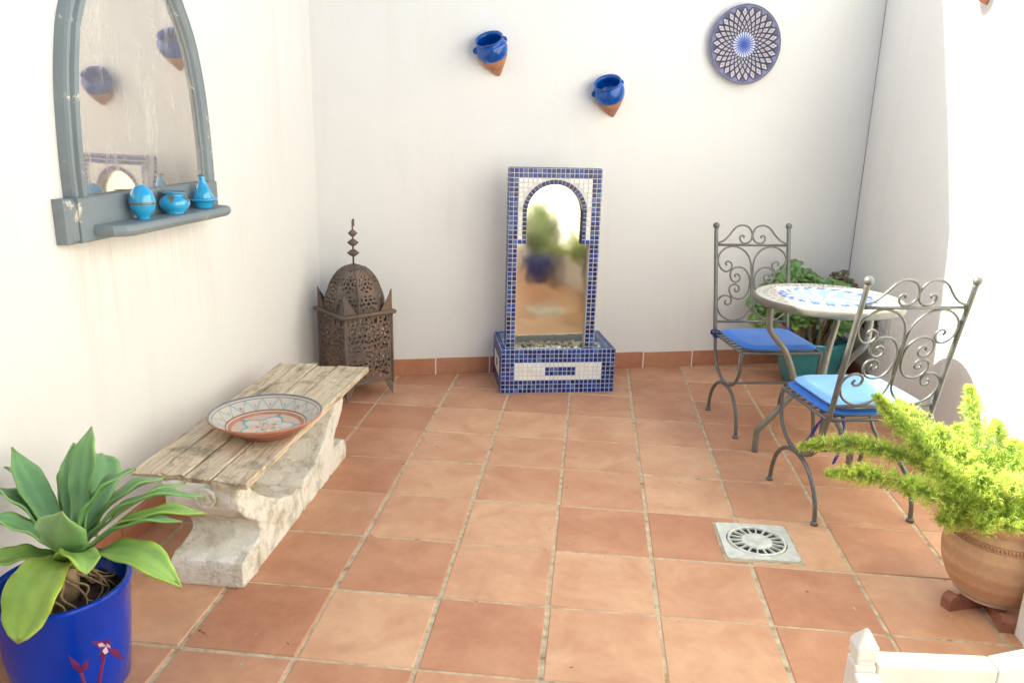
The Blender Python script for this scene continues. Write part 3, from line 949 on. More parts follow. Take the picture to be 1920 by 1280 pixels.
def wbox(b, y0, y1, z0, z1, d0, d1, c=.02):
    pts = [(lx(y0) + d0, y0), (lx(y0) + d1, y0), (lx(y1) + d1, y1), (lx(y1) + d0, y1)]
    # chamfered box facing +x
    v = [(lx(y)+d, y, z) for d in (d0, d1 - c) for y, z in ((y0, z0), (y1, z0), (y1, z1), (y0, z1))] + [(lx(y)+d1, y, z) for y, z in ((y0+c, z0+c), (y1-c, z0+c), (y1-c, z1-c), (y0+c, z1-c))]
    f = [(3, 2, 1, 0), (8, 9, 10, 11)] + [(i, (i+1) % 4, 4+(i+1) % 4, 4+i) for i in range(4)] + [(4+i, 4+(i+1) % 4, 8+(i+1) % 4, 8+i) for i in range(4)]
    b.add(v, f, False)
wbox(b, -5.97, -3.34, 3.13, 3.52, .0, .14, .035); wbox(b, -5.85, -3.42, 3.135, 3.525, .12, .17, .012)
b.build('base_board', M['frame'], mir)
b = MB()
# shelf with a rounded front edge
zt_, zb_ = 3.275, 3.175
out2 = [(-5.70, .17), (-5.70, .36), (-5.64, .45), (-5.55, .49), (-3.78, .49), (-3.68, .45), (-3.62, .36), (-3.62, .17)]
def shelf_at(sc, z): return [(lx(y) + .17 + (d - .17)*sc, -4.66 + (y + 4.66)*(1 - (1-sc)*.12), z) for y, d in out2]
rings = [shelf_at(.88, zb_), shelf_at(.96, zb_ + .02), shelf_at(1, zb_ + .05), shelf_at(.96, zt_ - .015), shelf_at(.90, zt_)]
k_ = len(out2); vs = [p for r_ in rings for p in r_]
fs = [(i*k_+j, i*k_+(j+1) % k_, (i+1)*k_+(j+1) % k_, (i+1)*k_+j) for i in range(4) for j in range(k_)] + [tuple(range(k_-1, -1, -1)), tuple(4*k_+j for j in range(k_))]
b.add(vs, fs, False).build('shelf', M['frame'], mir)

SZ = 3.275
def shelf_pos(y, off=.30): return (lx(y) + off, y, SZ)
egg = thing('ceramic_egg', 'turquoise ceramic egg box with a gilt band on the mirror shelf', 'ornament', shelf_pos(-5.15, .31))
MB().lathe([(0, .0), (.062, 0), (.066, .012), (.060, .03), (.085, .055), (.115, .10), (.128, .15), (.128, .165)], 32).build('bowl', M['turq'], egg)
MB().lathe([(.128, .17), (.126, .20), (.115, .245), (.092, .295), (.06, .33), (.025, .348), (0, .352)], 32).build('lid', M['turq'], egg)
MB().lathe([(.120, .155), (.131, .158), (.133, .168), (.131, .178), (.120, .182)], 32).build('gilt_band', M['gilt'], egg)
bowl = thing('ceramic_bowl', 'squat turquoise ceramic pot with a flared rim on the mirror shelf', 'ornament', shelf_pos(-4.60, .31))
MB().lathe([(0, 0), (.098, 0), (.10, .012), (.096, .02), (.145, .06), (.165, .105), (.155, .15), (.125, .185), (.10, .20), (.108, .215), (.135, .232), (.128, .236), (.098, .222), (.09, .20), (.12, .14), (.1, .05), (0, .04)], 40).build('body', M['turq'], bowl)
b = MB()
for k in range(5):
    t0 = 2*math.pi*k/5 - 1.25
    tri = []
    for du, hz in ((-.30, .197), (.30, .197), (0, .125)):
        rr = .117 if hz > .19 else .1655
        tri.append((rr*math.cos(t0+du), rr*math.sin(t0+du), hz))
    mid = [(.150*math.cos(t0+s*.16), .150*math.sin(t0+s*.16), .164) for s in (-1, 1)]
    b.add([V(*p)*V(1.012, 1.012, 1) for p in (tri[0], tri[1], mid[1], tri[2], mid[0])], [(0, 4, 2, 1), (4, 3, 2)], True)
b.lathe([(.128, .233), (.137, .235), (.134, .239), (.126, .238)], 36)
b.build('gilt_points', M['gilt'], bowl)
taj = thing('ceramic_tagine', 'small turquoise conical tagine standing at the end of the shelf', 'ornament', shelf_pos(-4.0, .30))
MB().lathe([(0, 0), (.095, 0), (.098, .012), (.11, .05), (.125, .085), (.155, .092), (.16, .10), (.155, .112), (.12, .112), (0, .10)], 36).build('dish', M['turq'], taj)
MB().lathe([(.118, .112), (.122, .125), (.095, .19), (.06, .265), (.038, .315), (.036, .335), (.046, .365), (.04, .372), (0, .365)], 36).build('lid', M['turq'], taj)
MB().lathe([(.036, .366), (.047, .366), (.046, .378), (.034, .378)], 24).build('dark_lip', M['gilt'], taj)

for _o in (egg, bowl, taj): _o.scale = (.93, .93, .93)

# ------------------------------------------------------------------ plate and pots on the back wall
def bw(s, z, off=0):
    p = P0 + BD*s + BN*off
    return (p[0], p[1], z)
BROT = math.radians(16.434)
plate = thing('wall_plate', 'round plate painted with a blue petal lattice hung on the wall', 'plate', bw(5.90, 5.645, .03), rot=(math.pi/2, 0, BROT))
PR = .628
def wcolf(r_, t):
    q = r_ / PR
    edge = V(.12, .12, .22); line = V(.012, .008, .05); wht = V(.74, .72, .72); blue = V(.02, .07, .42)
    if q > .975: return V(.10, .10, .19)
    n = 26
    g_ = 1.15 * q ** .75
    def cell(a): return (a % 1)
    A = cell(n * (t / (2*math.pi) + .10*math.log(q + .02)))
    B = cell(n * (t / (2*math.pi) - .10*math.log(q + .02)))
    lim = .90 + .045*math.cos(n*t)
    if q > lim: return edge*(1 + .4*math.sin(13*t)) if q < .955 else edge*1.5
    da, db = min(A, 1-A), min(B, 1-B)
    m_ = min(da, db)
    if q < .07: return blue*.8
    if q < .30 + .03*math.sin(n*t):
        k = min(1, (q - .07) / .23)
        return V(.62, .66, .76)*k + blue*(1 - k) if math.sin(n*t) > .25 - .5*k else blue*(.8 - .2*k) + V(.03, .03, .10)*k
    lw_ = .185 + .06*max(0, .6 - q)
    if m_ < lw_: return line*1.0 + V(.008, .004, .03)
    if q > .45 and da > .35 and db > .35: return V(.30, .20, .15)
    return (wht*(.45 + .35*q) if q > .42 else wht*.55*(q/.42) + V(.10, .16, .42)*(1 - q/.42))
b = MB()
rs = list(np.linspace(.002, PR, 84))
polar(b, rs, [.03 + .07*(r_/PR)**2 for r_ in rs], 312, wcolf)
b.build('dish', M['vglaze'], plate, vcol=True)
MB().lathe([(PR, .10), (PR + .008, .094), (PR + .004, .082), (.42, .03), (.34, .0), (.30, -.028), (0, -.028)], 72).build('underside', simple('plate_back', (.20, .21, .32), .5), plate)

def wall_pot(loc, rz, lab, roll, grp=None):
    """glazed half pot with a pointed raw clay foot; flat back against the wall at local y = 0"""
    t = thing('wall_pot', lab, 'pot', loc, rz, grp)
    def fit(p):
        # lean the axis forward, roll sideways, then flatten the back on the wall
        x, y, z = p
        a = math.radians(30); y, z = y*math.cos(a) - z*math.sin(a), y*math.sin(a) + z*math.cos(a)
        x, z = x*math.cos(roll) - z*math.sin(roll), x*math.sin(roll) + z*math.cos(roll)
        x, y, z = x*.82, y*.82 - .225, z*.82
        return V(x, min(y, -.002) if y > -.03 else y, z)
    glaze = [(.285, -.14), (.305, -.08), (.312, 0), (.30, .07), (.268, .125), (.245, .145), (.245, .165), (.275, .20), (.268, .212), (.235, .19), (.222, .15), (.26, .05), (.26, -.05), (.15, -.12), (0, -.14)]
    MB().lathe(glaze, 44).xform(fit).build('glazed_bowl', M['wallpot'], t)
    MB().lathe([(.286, -.139), (.268, -.19), (.195, -.33), (.11, -.47), (.05, -.565), (.03, -.59), (0, -.595)], 40).xform(fit).build('clay_point', M['terra'], t)
    for sx in (-1, 1):
        hb = MB().tube(crom([(sx*.285, .04, .10), (sx*.325, .05, .07), (sx*.328, .05, .02), (sx*.30, .04, -.01)], 5), .024, 8).xform(fit)
        hb.build('lug_handle', M['wallpot'], t)
    return t
wall_pot(bw(1.575, 5.40), BROT, 'blue glazed wall pot with clay point, nearer the lantern corner', .40)
wall_pot(bw(3.53, 4.82), BROT, 'blue glazed wall pot with clay point, between fountain and plate', .40)
rwx = lambda y: RA[0] + (RB[0] - RA[0]) * (y - RA[1]) / (RB[1] - RA[1])
wall_pot((rwx(-1.07), -1.07, 6.27), -math.pi/2, 'wall pot with clay point on the sunlit right wall', 0.0)

# ------------------------------------------------------------------ vent on the right wall
vent = thing('wall_vent', 'white louvred vent low on the wall behind the table', 'vent', (0, 0, 0))
y0, y1, z0, z1 = .42, 1.22, .92, 1.52
xw = rwx(.8)
b = MB()
b.box((xw - .05, y0, z0), (xw + .02, y0 + .07, z1)).box((xw - .05, y1 - .07, z0), (xw + .02, y1, z1)).box((xw - .05, y0 + .07, z0), (xw + .02, y1 - .07, z0 + .06)).box((xw - .05, y0 + .07, z1 - .06), (xw + .02, y1 - .07, z1))
b.build('vent_frame', M['vent'], vent)
MB().box((xw - .008, y0 + .07, z0 + .06), (xw + .01, y1 - .07, z1 - .06)).build('vent_back', M['ventd'], vent)
for k in range(11):
    zz = z0 + .075 + k*.041
    MB().prism([(xw - .045, y0 + .07, zz), (xw - .045, y0 + .07, zz + .012), (xw - .012, y0 + .07, zz + .034), (xw - .012, y0 + .07, zz + .022)], (0, y1 - y0 - .14, 0)).build('louvre', M['vent'], vent)

# ------------------------------------------------------------------ bistro chairs
def chair_scroll(pts, px0=85, px1=380, py0=835, py1=220, XH=.578):
    """photo-like scroll outlines -> (x from centre, height fraction)"""
    out = []
    for x, y in pts:
        u = (x - px0) / (px1 - px0); v = (py0 - y) / (py0 - py1)
        out.append((-XH + u * XH, v))
    return out
BIG = [(175,385),(165,365),(185,352),(210,365),(216,395),(195,425),(160,432),(125,405),(105,355),(115,295),(165,247),(230,232),(300,255),(350,310),(372,390),(374,530),(372,690),(350,755),(300,805),(235,825),(170,812),(120,770),(98,705),(110,655),(150,625),(190,630),(213,655),(205,690),(180,698),(160,682),(172,662)]
INN = [(245,478),(240,462),(258,452),(280,470),(278,500),(250,518),(215,500),(203,455),(220,415),(265,397),(315,410),(350,455),(362,520),(350,590),(315,640),(265,652),(220,635),(197,590),(205,550),(240,536),(270,550),(275,580),(255,595),(238,580),(245,566)]
CRE = [(95,208),(150,185),(195,140),(240,85),(290,62),(345,75),(374,115),(376,155),(360,190),(320,207),(290,195),(278,165),(290,145),(312,150),(306,164)]
def post_y(z):      # the back posts lean backwards
    zz = [1.24, 1.42, 2.56, 2.82]; yy = [-.56, -.62, -.885, -.945]
    return float(np.interp(z, zz, yy))
SX = .575
def make_chair(name, label):
    t = thing(name, label, 'chair', group=None)
    iron = M['iron']
    for sx in (-SX, SX):
        pts = crom([(sx, -.945, 2.82), (sx, -.885, 2.56), (sx, -.75, 2.0), (sx, -.62, 1.42), (sx, -.56, 1.20), (sx, -.50, .98), (sx, -.38, .79), (sx, -.19, .675), (sx, .02, .645), (sx, .24, .68), (sx, .41, .80), (sx, .50, .98), (sx, .525, 1.235)], 6)
        rr = [.031 if p[2] > 1.25 and p[1] < 0 else .024 for p in pts]
        MB().tube(pts, rr, 9).build('back_post', iron, t)
        MB().sphere((sx, -.95, 2.845), .05, 14, 8).build('ball_finial', iron, t)
        pts = crom([(sx, .585, .03), (sx, .56, .22), (sx, .47, .42), (sx, .28, .57), (sx, .02, .622), (sx, -.24, .57), (sx, -.44, .42), (sx, -.545, .22), (sx, -.575, .03)], 7)
        lg = MB().tube(pts, .026, 9).build('leg', iron, t)
        for yy in (.588, -.578):
            MB().lathe([(0, 0), (.042, 0), (.043, .022), (.03, .045), (0, .045)], 14, (sx, yy, 0)).build('foot_cap', iron, lg)
    for z_ in (2.56, 1.42):
        y_ = post_y(z_)
        MB().tube([(-SX, y_, z_), (SX, y_, z_)], .019, 8).build('back_rail', iron, t)
    MB().tube([(-SX, .01, .635), (SX, .01, .635)], .017, 8).build('stretcher', iron, t)
    for lst in (BIG, INN, CRE):
        for sg in (1, -1):
            sc = chair_scroll(lst)
            pts = []
            for x, v in sc:
                z_ = 1.42 + v * (2.56 - 1.42)
                pts.append((sg * x, post_y(z_), z_))
            MB().tube(crom(pts, 4), .0145, 7).build('scroll', iron, t)
    fb = MB()
    fb.tube([(-SX, .53, 1.24), (SX, .53, 1.24)], .02, 8).tube([(-SX, -.565, 1.24), (SX, -.565, 1.24)], .02, 8)
    for sx in (-SX, SX): fb.tube([(sx, -.565, 1.24), (sx, .53, 1.24)], .02, 8)
    fb.build('seat_frame', iron, t)
    for k in range(7):
        y_ = -.565 + (k + 1) * 1.095 / 8
        MB().tube([(-SX, y_, 1.235), (SX, y_, 1.235)], .011, 6).build('seat_slat', iron, t)
    return t
def copy_tree(o, parent=None):
    c = o.copy(); col.objects.link(c)
    if parent is not None: c.parent = parent
    for ch in o.children: copy_tree(ch, c)
    return c
ch1 = make_chair('bistro_chair', 'grey scrolled iron bistro chair with one thin blue cushion by the fountain wall')
ch2 = copy_tree(ch1)
ch2['label'] = 'grey scrolled iron bistro chair with two stacked cushions beside the fern'
C1, A1 = (3.862, -.855), math.radians(-78.5 - 90)
C2, A2 = (4.302, -3.349), math.radians(102.5 - 90)
ch1.location = Vector((*C1, 0)) * T; ch1.rotation_euler = (0, 0, A1)
ch2.location = Vector((*C2, 0)) * T; ch2.rotation_euler = (0, 0, A2)

def cushion(name, label, c, rz, z, mat, th=.085, w=.545, yb_=-.53, yf_=.54, dx=0, dy=0, ties=(), group=None, skew=0):
    t = thing(name, label, 'cushion', (c[0], c[1], z), rz, group)
    n = 22; vs = []; r = np.random.RandomState(len(label))
    def rsq(u, k=5):   # rounded outline
        return u
    grid = []
    for side in (1, -1):
        for j in range(n + 1):
            for i in range(n + 1):
                u, v = -1 + 2*i/n, -1 + 2*j/n
                # superellipse squeeze for rounded corners
                m_ = max(abs(u), abs(v)); 
                if m_ > 0:
                    L_ = (abs(u)**7 + abs(v)**7) ** (1/7); u2, v2 = u*m_/L_, v*m_/L_
                else: u2 = v2 = 0
                e = max(0, 1 - m_)
                puff = th/2 * (1 - (1 - min(1, e/.12))**2) ** .5
                puff += .012 * math.sin(3.1*u2 + .4) * math.cos(2.3*v2) * min(1, e*3)
                x = dx + w*u2; y = dy + (yb_ + yf_)/2 + (yf_ - yb_)/2*v2
                vs.append((x, y, th/2 + side*puff))
    fs = []
    N = n + 1
    for sgn, o_ in ((1, 0), (-1, N*N)):
        for j in range(n):
            for i in range(n):
                q = (o_ + j*N + i, o_ + j*N + i+1, o_ + (j+1)*N + i+1, o_ + (j+1)*N + i)
                fs.append(q if sgn > 0 else q[::-1])
    MB().add(vs, fs, True).build('pad', mat, t)
    ring = [(i, 0) for i in range(n)] + [(n, j) for j in range(n)] + [(n-i, n) for i in range(n)] + [(0, n-j) for j in range(n)]
    pts = [V(*vs[j*N + i]) for i, j in ring]; pts.append(pts[0])
    MB().tube(pts, .013, 6, False).build('piping', mat, t)
    for tp in ties:
        b = MB(); P_ = crom(tp, 6)
        v2 = []
        for k, p in enumerate(P_):
            wd = .022 * (1 + .3*math.sin(k*.9)); v2 += [p + V(wd, wd*.4, 0), p - V(wd, wd*.4, 0)]
        b.add(v2, [(2*k, 2*k+1, 2*k+3, 2*k+2) for k in range(len(P_)-1)], True)
        o = b.build('tie_ribbon', M['navy'], t); md = o.modifiers.new('thick', 'SOLIDIFY'); md.thickness = .0015
    return t
cushion('seat_cushion', 'bright blue seat cushion on the chair by the fountain wall', C1, A1, 1.262, M['fab1'],
        ties=([(.53, -.50, .03), (.60, -.57, .05), (.62, -.62, .0), (.58, -.66, -.06)], [(.53, -.48, .03), (.61, -.53, -.02), (.60, -.46, -.06), (.57, -.42, -.02)], [(-.53, -.50, .03), (-.58, -.57, .08), (-.63, -.6, .03)]))
cushion('seat_cushion', 'darker blue seat cushion under another on the chair beside the fern', C2, A2, 1.262, M['fab1'], w=.56, yb_=-.55, yf_=.565,
        ties=([(-.50, -.50, .02), (-.60, -.47, -.06), (-.66, -.42, -.25), (-.74, -.40, -.36)], [(-.38, -.52, .0), (-.36, -.55, -.15), (-.36, -.53, -.36), (-.42, -.53, -.55)], [(.50, -.52, .0), (.54, -.56, -.1), (.53, -.54, -.3)]))
t_ = cushion('seat_cushion', 'pale blue seat cushion lying on top of another beside the fern', C2, A2, 1.345, M['fab_sunlit'], w=.53, yb_=-.56, yf_=.50, dx=.02)
MB().box((-.28, -.573, .03), (-.20, -.568, .045)).build('care_label', M['vent'], t_)

# ------------------------------------------------------------------ bistro table
TC = (4.30, -2.0)
table = thing('bistro_table', 'round mosaic bistro table with curved iron legs', 'table', (TC[0], TC[1], 0))
TR, TH = .925, 2.2
MB().lathe([(0, TH - .10), (TR - .05, TH - .10), (TR - .012, TH - .095), (TR, TH - .08), (TR, TH - .02), (TR - .006, TH - .004), (TR - .02, TH), (TR - .035, TH - .002), (0, TH - .004)], 72).build('table_rim', simple('table_edge', (.17, .165, .135), .5, .1, 0, .12, 20, .2), table)
tb = MB()
rr = TR - .03
ring = 0
while rr > .03:
    wdt = .048 if rr > .55 else .055
    n = max(6, int(2*math.pi*rr / (.062)))
    off_ = rnd.random()
    for k in range(n):
        t0, t1 = 2*math.pi*(k + off_)/n, 2*math.pi*(k + 1 + off_)/n
        q = rr / TR; tm = (t0 + t1) / 2
        if q > .90: c = V(.58, .55, .48)
        elif q > .84: c = V(.34, .29, .30) if k % 2 else V(.58, .55, .49)
        elif q > .79: c = V(.60, .57, .51)
        elif q > .73: c = V(.36, .32, .31) if k % 3 == 0 else V(.60, .57, .51)
        elif q > .68: c = V(.60, .58, .52)
        elif q > .50:
            c = V(.06, .11, .38) if (k + ring) % 3 else V(.42, .48, .62)
            c = c * rnd.uniform(.85, 1.2)
        else: c = V(.18, .45, .56) * rnd.uniform(.9, 1.15) if (k + ring) % 4 else V(.72, .72, .70)
        e = .07*(t1 - t0)
        r0, r1 = rr - wdt*.94, rr
        P_ = [V(r*math.cos(t), r*math.sin(t), TH - .003) for r, t in ((r0, t0+e), (r1, t0+e), (r1, t1-e), (r0, t1-e))]
        cc = sum(P_)/4; Q_ = [p + (cc - p)*.1 + V(0, 0, .006) for p in P_]
        tb.add(P_ + Q_, [(4, 5, 6, 7), (0, 1, 5, 4), (1, 2, 6, 5), (2, 3, 7, 6), (3, 0, 4, 7)], False, np.clip(c, 0, .8))
    rr -= wdt; ring += 1
tb.build('mosaic_top', M['vmat'], table, kind='stuff', vcol=True)
LP = [(.70, 2.11), (.70, 1.95), (.695, 1.80), (.66, 1.70), (.56, 1.58), (.45, 1.44), (.35, 1.22), (.275, 1.0), (.27, .90), (.32, .80), (.42, .67), (.56, .48), (.68, .33), (.695, .28), (.70, .15), (.70, 0)]
for ang in (180, -60, 60):
    a = math.radians(ang)
    pts = crom([(r*math.cos(a), r*math.sin(a), z) for r, z in LP], 5)
    lo_ = MB().tube(pts, .043, 10).build('leg', M['tiron'], table)
    MB().tube([(.70*math.cos(a), .70*math.sin(a), 2.105), (0, 0, 2.105)], .03, 8).build('top_brace', M['tiron'], lo_)
MB().tube([(.265*math.cos(t), .265*math.sin(t), .95) for t in np.linspace(0, 2*math.pi, 33)], .022, 8, False).build('leg_ring', M['tiron'], table)

# ------------------------------------------------------------------ floor drain
dr = thing('floor_drain', 'square metal floor drain with a round slotted grate', 'drain', (3.14, -4.54, 0.0), math.radians(1.5))
b = MB(); n = 72; Rh = .315; hs = .375; z0, z1 = .0, .03
sq, ci = [], []
for k in range(n):
    t = 2*math.pi*(k + .5)/n; c_, s_ = math.cos(t), math.sin(t); m_ = hs / max(abs(c_), abs(s_))
    sq.append((c_*m_, s_*m_)); ci.append((c_*Rh, s_*Rh))
z1 = .022
vs = [(*p, z1) for p in sq] + [(*p, z1) for p in ci] + [(*p, .004) for p in sq] + [(*p, .004) for p in ci]
fs = []
for k in range(n):
    j = (k+1) % n
    fs += [(k, j, n+j, n+k), (2*n+k, 2*n+j, j, k), (n+k, n+j, 3*n+j, 3*n+k)]
b.add(vs, fs, False).build('frame', M['drain'], dr)
MB().slab([(-hs-.03, -hs-.03), (hs+.03, -hs-.03), (hs+.03, hs+.03), (-hs-.03, hs+.03)], -.01, .0045, .003).build('mortar_edge', M['grout'], dr)
MB().lathe([(0, .006), (Rh, .006)], 48).build('pit_shade_disc', M['dark'], dr)  # flat near-black disc, the drain hole's shade put into its colour
b = MB().lathe([(Rh - .012, .008), (Rh - .012, .034), (Rh - .022, .038), (Rh - .034, .036), (Rh - .038, .028), (Rh - .038, .008)], 64)
b.lathe([(.160, .008), (.160, .026), (.152, .032), (.03, .034), (.022, .026), (0, .026)], 48)
for k in range(18):
    t = 2*math.pi*k/18; c_, s_ = math.cos(t), math.sin(t)
    o_ = len(b.v); b.box((.155, -.0085, .010), (Rh - .033, .0085, .031))
    b.xform(lambda p: V(c_*p[0] - s_*p[1], s_*p[0] + c_*p[1], p[2]), o_)
b.build('grate', M['drain'], dr)

# ------------------------------------------------------------------ agave in the blue pot
AP = V(-2.575, -7.485)
ag = thing('potted_agave', 'green agave in a glossy cobalt blue pot beside the bench', 'potted plant', (AP[0], AP[1], 0))
ob_ = MB().lathe([(0, 0), (.38, 0), (.395, .02), (.43, .35), (.465, .80), (.478, .84), (.478, .865), (.465, .878), (.445, .872), (.432, .84), (.42, .70), (0, .70)], 72).build('pot', M['bluepot'], ag)
MB().lathe([(0, .725), (.2, .735), (.33, .715), (.425, .70)], 40).build('soil', M['soil'], ag)
b = MB()
for k in range(240):
    t = rnd.uniform(0, 6.283); r_ = .40 * math.sqrt(rnd.random()); s = rnd.uniform(.010, .024)
    b.sphere((r_*math.cos(t), r_*math.sin(t), .725 + rnd.uniform(-.01, .012)), s, 6, 4, (1, 1, .7))
b.build('soil_grains', M['soil'], ag, kind='stuff')
for k in range(30):
    t = rnd.uniform(0, 6.283); r0 = rnd.uniform(.03, .1)
    q = [(r0*math.cos(t), r0*math.sin(t), 1.02)]
    for s_ in range(1, 5):
        rr_ = r0 + s_*rnd.uniform(.05, .085); t += rnd.uniform(-.5, .5)
        q.append((rr_*math.cos(t), rr_*math.sin(t), max(.735, 1.02 - s_*.085 + rnd.uniform(-.02, .03))))
    MB().tube(crom(q, 4), [.014 - .010*i/16 for i in range(17)], 6).build('dry_root', M['root'], ag)
MB().tube([(0, 0, .7), (.02, .03, .9), (.04, .06, 1.1)], [.11, .10, .07], 10).build('stem', M['root'], ag)
LEAVES = [('spear',(-2.48,-7.35,1.12),(-2.54,-7.18,1.61),(-2.49,-7.04,1.93),0.15,0),
('back',(-2.53,-7.25,1.12),(-2.60,-6.85,1.50),(-2.78,-6.55,1.48),0.25,0),
('leftup',(-2.61,-7.36,1.12),(-2.85,-7.24,1.40),(-3.16,-7.06,1.72),0.16,0),
('leftthin',(-2.71,-7.30,1.05),(-3.0,-7.05,1.40),(-3.30,-7.0,1.52),0.18,0),
('backleft',(-2.66,-7.18,1.08),(-2.80,-6.86,1.45),(-2.92,-6.60,1.44),0.22,0),
('rightup',(-2.52,-7.37,1.08),(-2.44,-7.25,1.55),(-2.14,-7.09,1.62),0.20,0),
('right6',(-2.57,-7.24,1.04),(-2.41,-6.97,1.42),(-2.12,-6.74,1.39),0.22,0),
('upright',(-2.58,-7.28,1.10),(-2.66,-7.10,1.50),(-2.72,-6.95,1.74),0.14,0),
('left10',(-2.60,-7.30,1.08),(-2.95,-7.12,1.25),(-3.24,-7.1,1.33),0.17,0),
('right5',(-2.50,-7.30,1.06),(-2.20,-7.02,1.40),(-1.88,-6.86,1.42),0.14,0),
('right7',(-2.49,-7.34,1.03),(-2.24,-7.13,1.55),(-1.65,-7.00,1.38),0.15,0),
('right8',(-2.44,-7.38,1.03),(-2.08,-7.29,1.47),(-1.51,-7.25,1.38),0.16,1),
('right9',(-2.42,-7.47,1.05),(-2.08,-7.40,1.45),(-1.62,-7.41,1.39),0.12,0),
('front',(-2.51,-7.47,1.08),(-2.37,-7.76,1.28),(-2.20,-7.85,1.66),0.27,0),
('left11',(-2.64,-7.35,1.06),(-2.98,-7.2,1.40),(-3.30,-7.2,1.44),0.25,0),
('left12',(-2.56,-7.44,1.07),(-2.78,-7.46,1.33),(-3.11,-7.56,1.39),0.20,0),
('left13',(-2.62,-7.45,1.02),(-2.80,-7.56,1.18),(-3.06,-7.70,1.03),0.18,1),
('right14',(-2.39,-7.48,1.02),(-1.95,-7.60,1.42),(-1.50,-7.70,1.04),0.21,1),
('front15',(-2.48,-7.53,1.05),(-2.42,-7.84,1.32),(-2.49,-8.06,0.76),0.27,2),
('mid16',(-2.52,-7.53,1.06),(-2.20,-7.69,1.36),(-2.05,-7.90,1.22),0.18,1)]
for nm, p0, p1, p2, w, ton in LEAVES:
    n, mcs = 26, 9
    C_ = bez(p0, p1, p2, n)
    tg = np.gradient(C_, axis=0); tg /= np.linalg.norm(tg, axis=1)[:, None]
    mid_ = np.array(p1) - (np.array(p0) + np.array(p2))/2
    out_ = (np.array(p2) - np.array(p0)) * V(1, 1, 0)
    s0 = np.cross(tg[n//2], mid_ if np.linalg.norm(mid_) > .06 and abs(tg[n//2][2]) < .85 else Z)
    s0 /= np.linalg.norm(s0)
    vs, cs = [], []
    for i in range(n):
        t = i/(n-1)
        prof_ = np.interp(t, [0, .12, .35, .58, .75, .88, .95, 1], [.62, .55, .80, 1.0, .86, .47, .18, .0] if ton < 2 else [.62, .55, .80, 1.0, .95, .75, .45, .0])
        wd = w*.68 * prof_
        sd = s0 - tg[i]*(s0 @ tg[i]); sd /= np.linalg.norm(sd)
        nn = np.cross(sd, tg[i]); 
        if nn[2] < 0 and nm not in ('spear', 'front15'): nn = -nn
        for k in range(mcs):
            u = -1 + 2*k/(mcs-1)
            vs.append(C_[i] + sd*wd*u + nn*(wd*(.34*u*u - .10*abs(u)) + .012*math.sin(i*.8 + nm.__len__())*u*u) - V(AP[0], AP[1], 0))
            base = [V(.92, 1, .98), V(1.3, 1.2, .65), V(1.4, 1.2, .5)][ton]
            g_ = base * (.85 + .3*t) * (1 + .08*math.sin(t*17 + k*1.3) * math.sin(t*7 + nm.__len__()))
            g_ = g_ * (1 + .10*math.sin(k*2.1 + nm.__len__()) + .06*math.sin(k*5.3))
            if abs(u) > .93: g_ = g_*V(1.5, 1.35, 1.0)
            if t > .96: g_ = V(1.6, .8, .7)
            cs.append(g_)
    fs = [(i*mcs+k, i*mcs+k+1, (i+1)*mcs+k+1, (i+1)*mcs+k) for i in range(n-1) for k in range(mcs-1)]
    o = MB().add(vs, fs, True, cs).build('leaf', M['agave'], ag, vcol=True)
    md = o.modifiers.new('thick', 'SOLIDIFY'); md.thickness = .005; md.offset = 0

# purple plant in front of the blue pot
pp = thing('purple_plant', 'slender purple leaved plant with pale pink flowers before the blue pot', 'plant', (-2.05, -8.1, 0))
def sprig(pts, leaves, r=.012):
    MB().tube(crom(pts, 5), r, 6).build('stem', M['purple'], pp, vcol=True)
    for (p, d, L_, w_) in leaves:
        p, d = np.array(p), np.array(d, float); d /= np.linalg.norm(d); w_ *= .8; L_ *= .9
        s_ = np.cross(d, V(.2, -1, .3)); s_ /= np.linalg.norm(s_); nn = np.cross(s_, d)
        v = [p, p + d*L_*.4 + s_*w_, p + d*L_, p + d*L_*.4 - s_*w_, p + d*L_*.45 + nn*w_*.5]
        MB().add(v, [(0, 1, 4), (1, 2, 4), (2, 3, 4), (3, 0, 4)], True).build('leaf', M['purple'], pp, vcol=True)
sprig([(0, 0, 0), (.0, .06, .3), (-.06, .10, .52)], [((-.06, .10, .52), (-.45, 0, .8), .17, .03), ((-.06, .10, .52), (.5, 0, .8), .16, .03), ((-.06, .10, .52), (-.1, -.3, 1), .12, .03), ((0, .06, .3), (-1, -.1, .5), .15, .03)])
sprig([(0, 0, 0), (.09, .03, .25), (.16, .05, .42)], [((.16, .05, .42), (1, 0, .4), .12, .03), ((.16, .05, .42), (-.5, -.2, -.6), .10, .025), ((.16, .05, .42), (.3, -.3, .9), .10, .03), ((.09, .03, .25), (-1, 0, .3), .12, .025)])
sprig([(0, 0, 0), (.05, .07, .35), (.10, .12, .62), (.13, .14, .72)], [((.13, .14, .72), (-1, 0, .25), .13, .035), ((.13, .14, .72), (1, -.1, -.7), .17, .035), ((.13, .14, .72), (.2, -.2, .9), .10, .03), ((.13, .14, .72), (-.5, -.2, -.7), .12, .03)])
fl = simple('pale_pink_petal', (.80, .62, .72), .6)
for p in ((.17, .035, .47), (.15, .10, .755)):
    b = MB()
    for k in range(3):
        t = 2*math.pi*k/3 + .5; d = V(math.cos(t), -.4, math.sin(t)); d /= np.linalg.norm(d); s_ = np.cross(d, Y); s_ /= np.linalg.norm(s_)
        b.add([V(*p), V(*p) + d*.035 + s_*.022, V(*p) + d*.055, V(*p) + d*.035 - s_*.022], [(0, 1, 2, 3)], True)
    b.build('flower', fl, pp)
MB().lathe([(0, 0), (.10, 0), (.13, .12), (.14, .13), (.12, .13), (.11, .1), (0, .1)], 24).build('small_pot', M['foot'], pp)

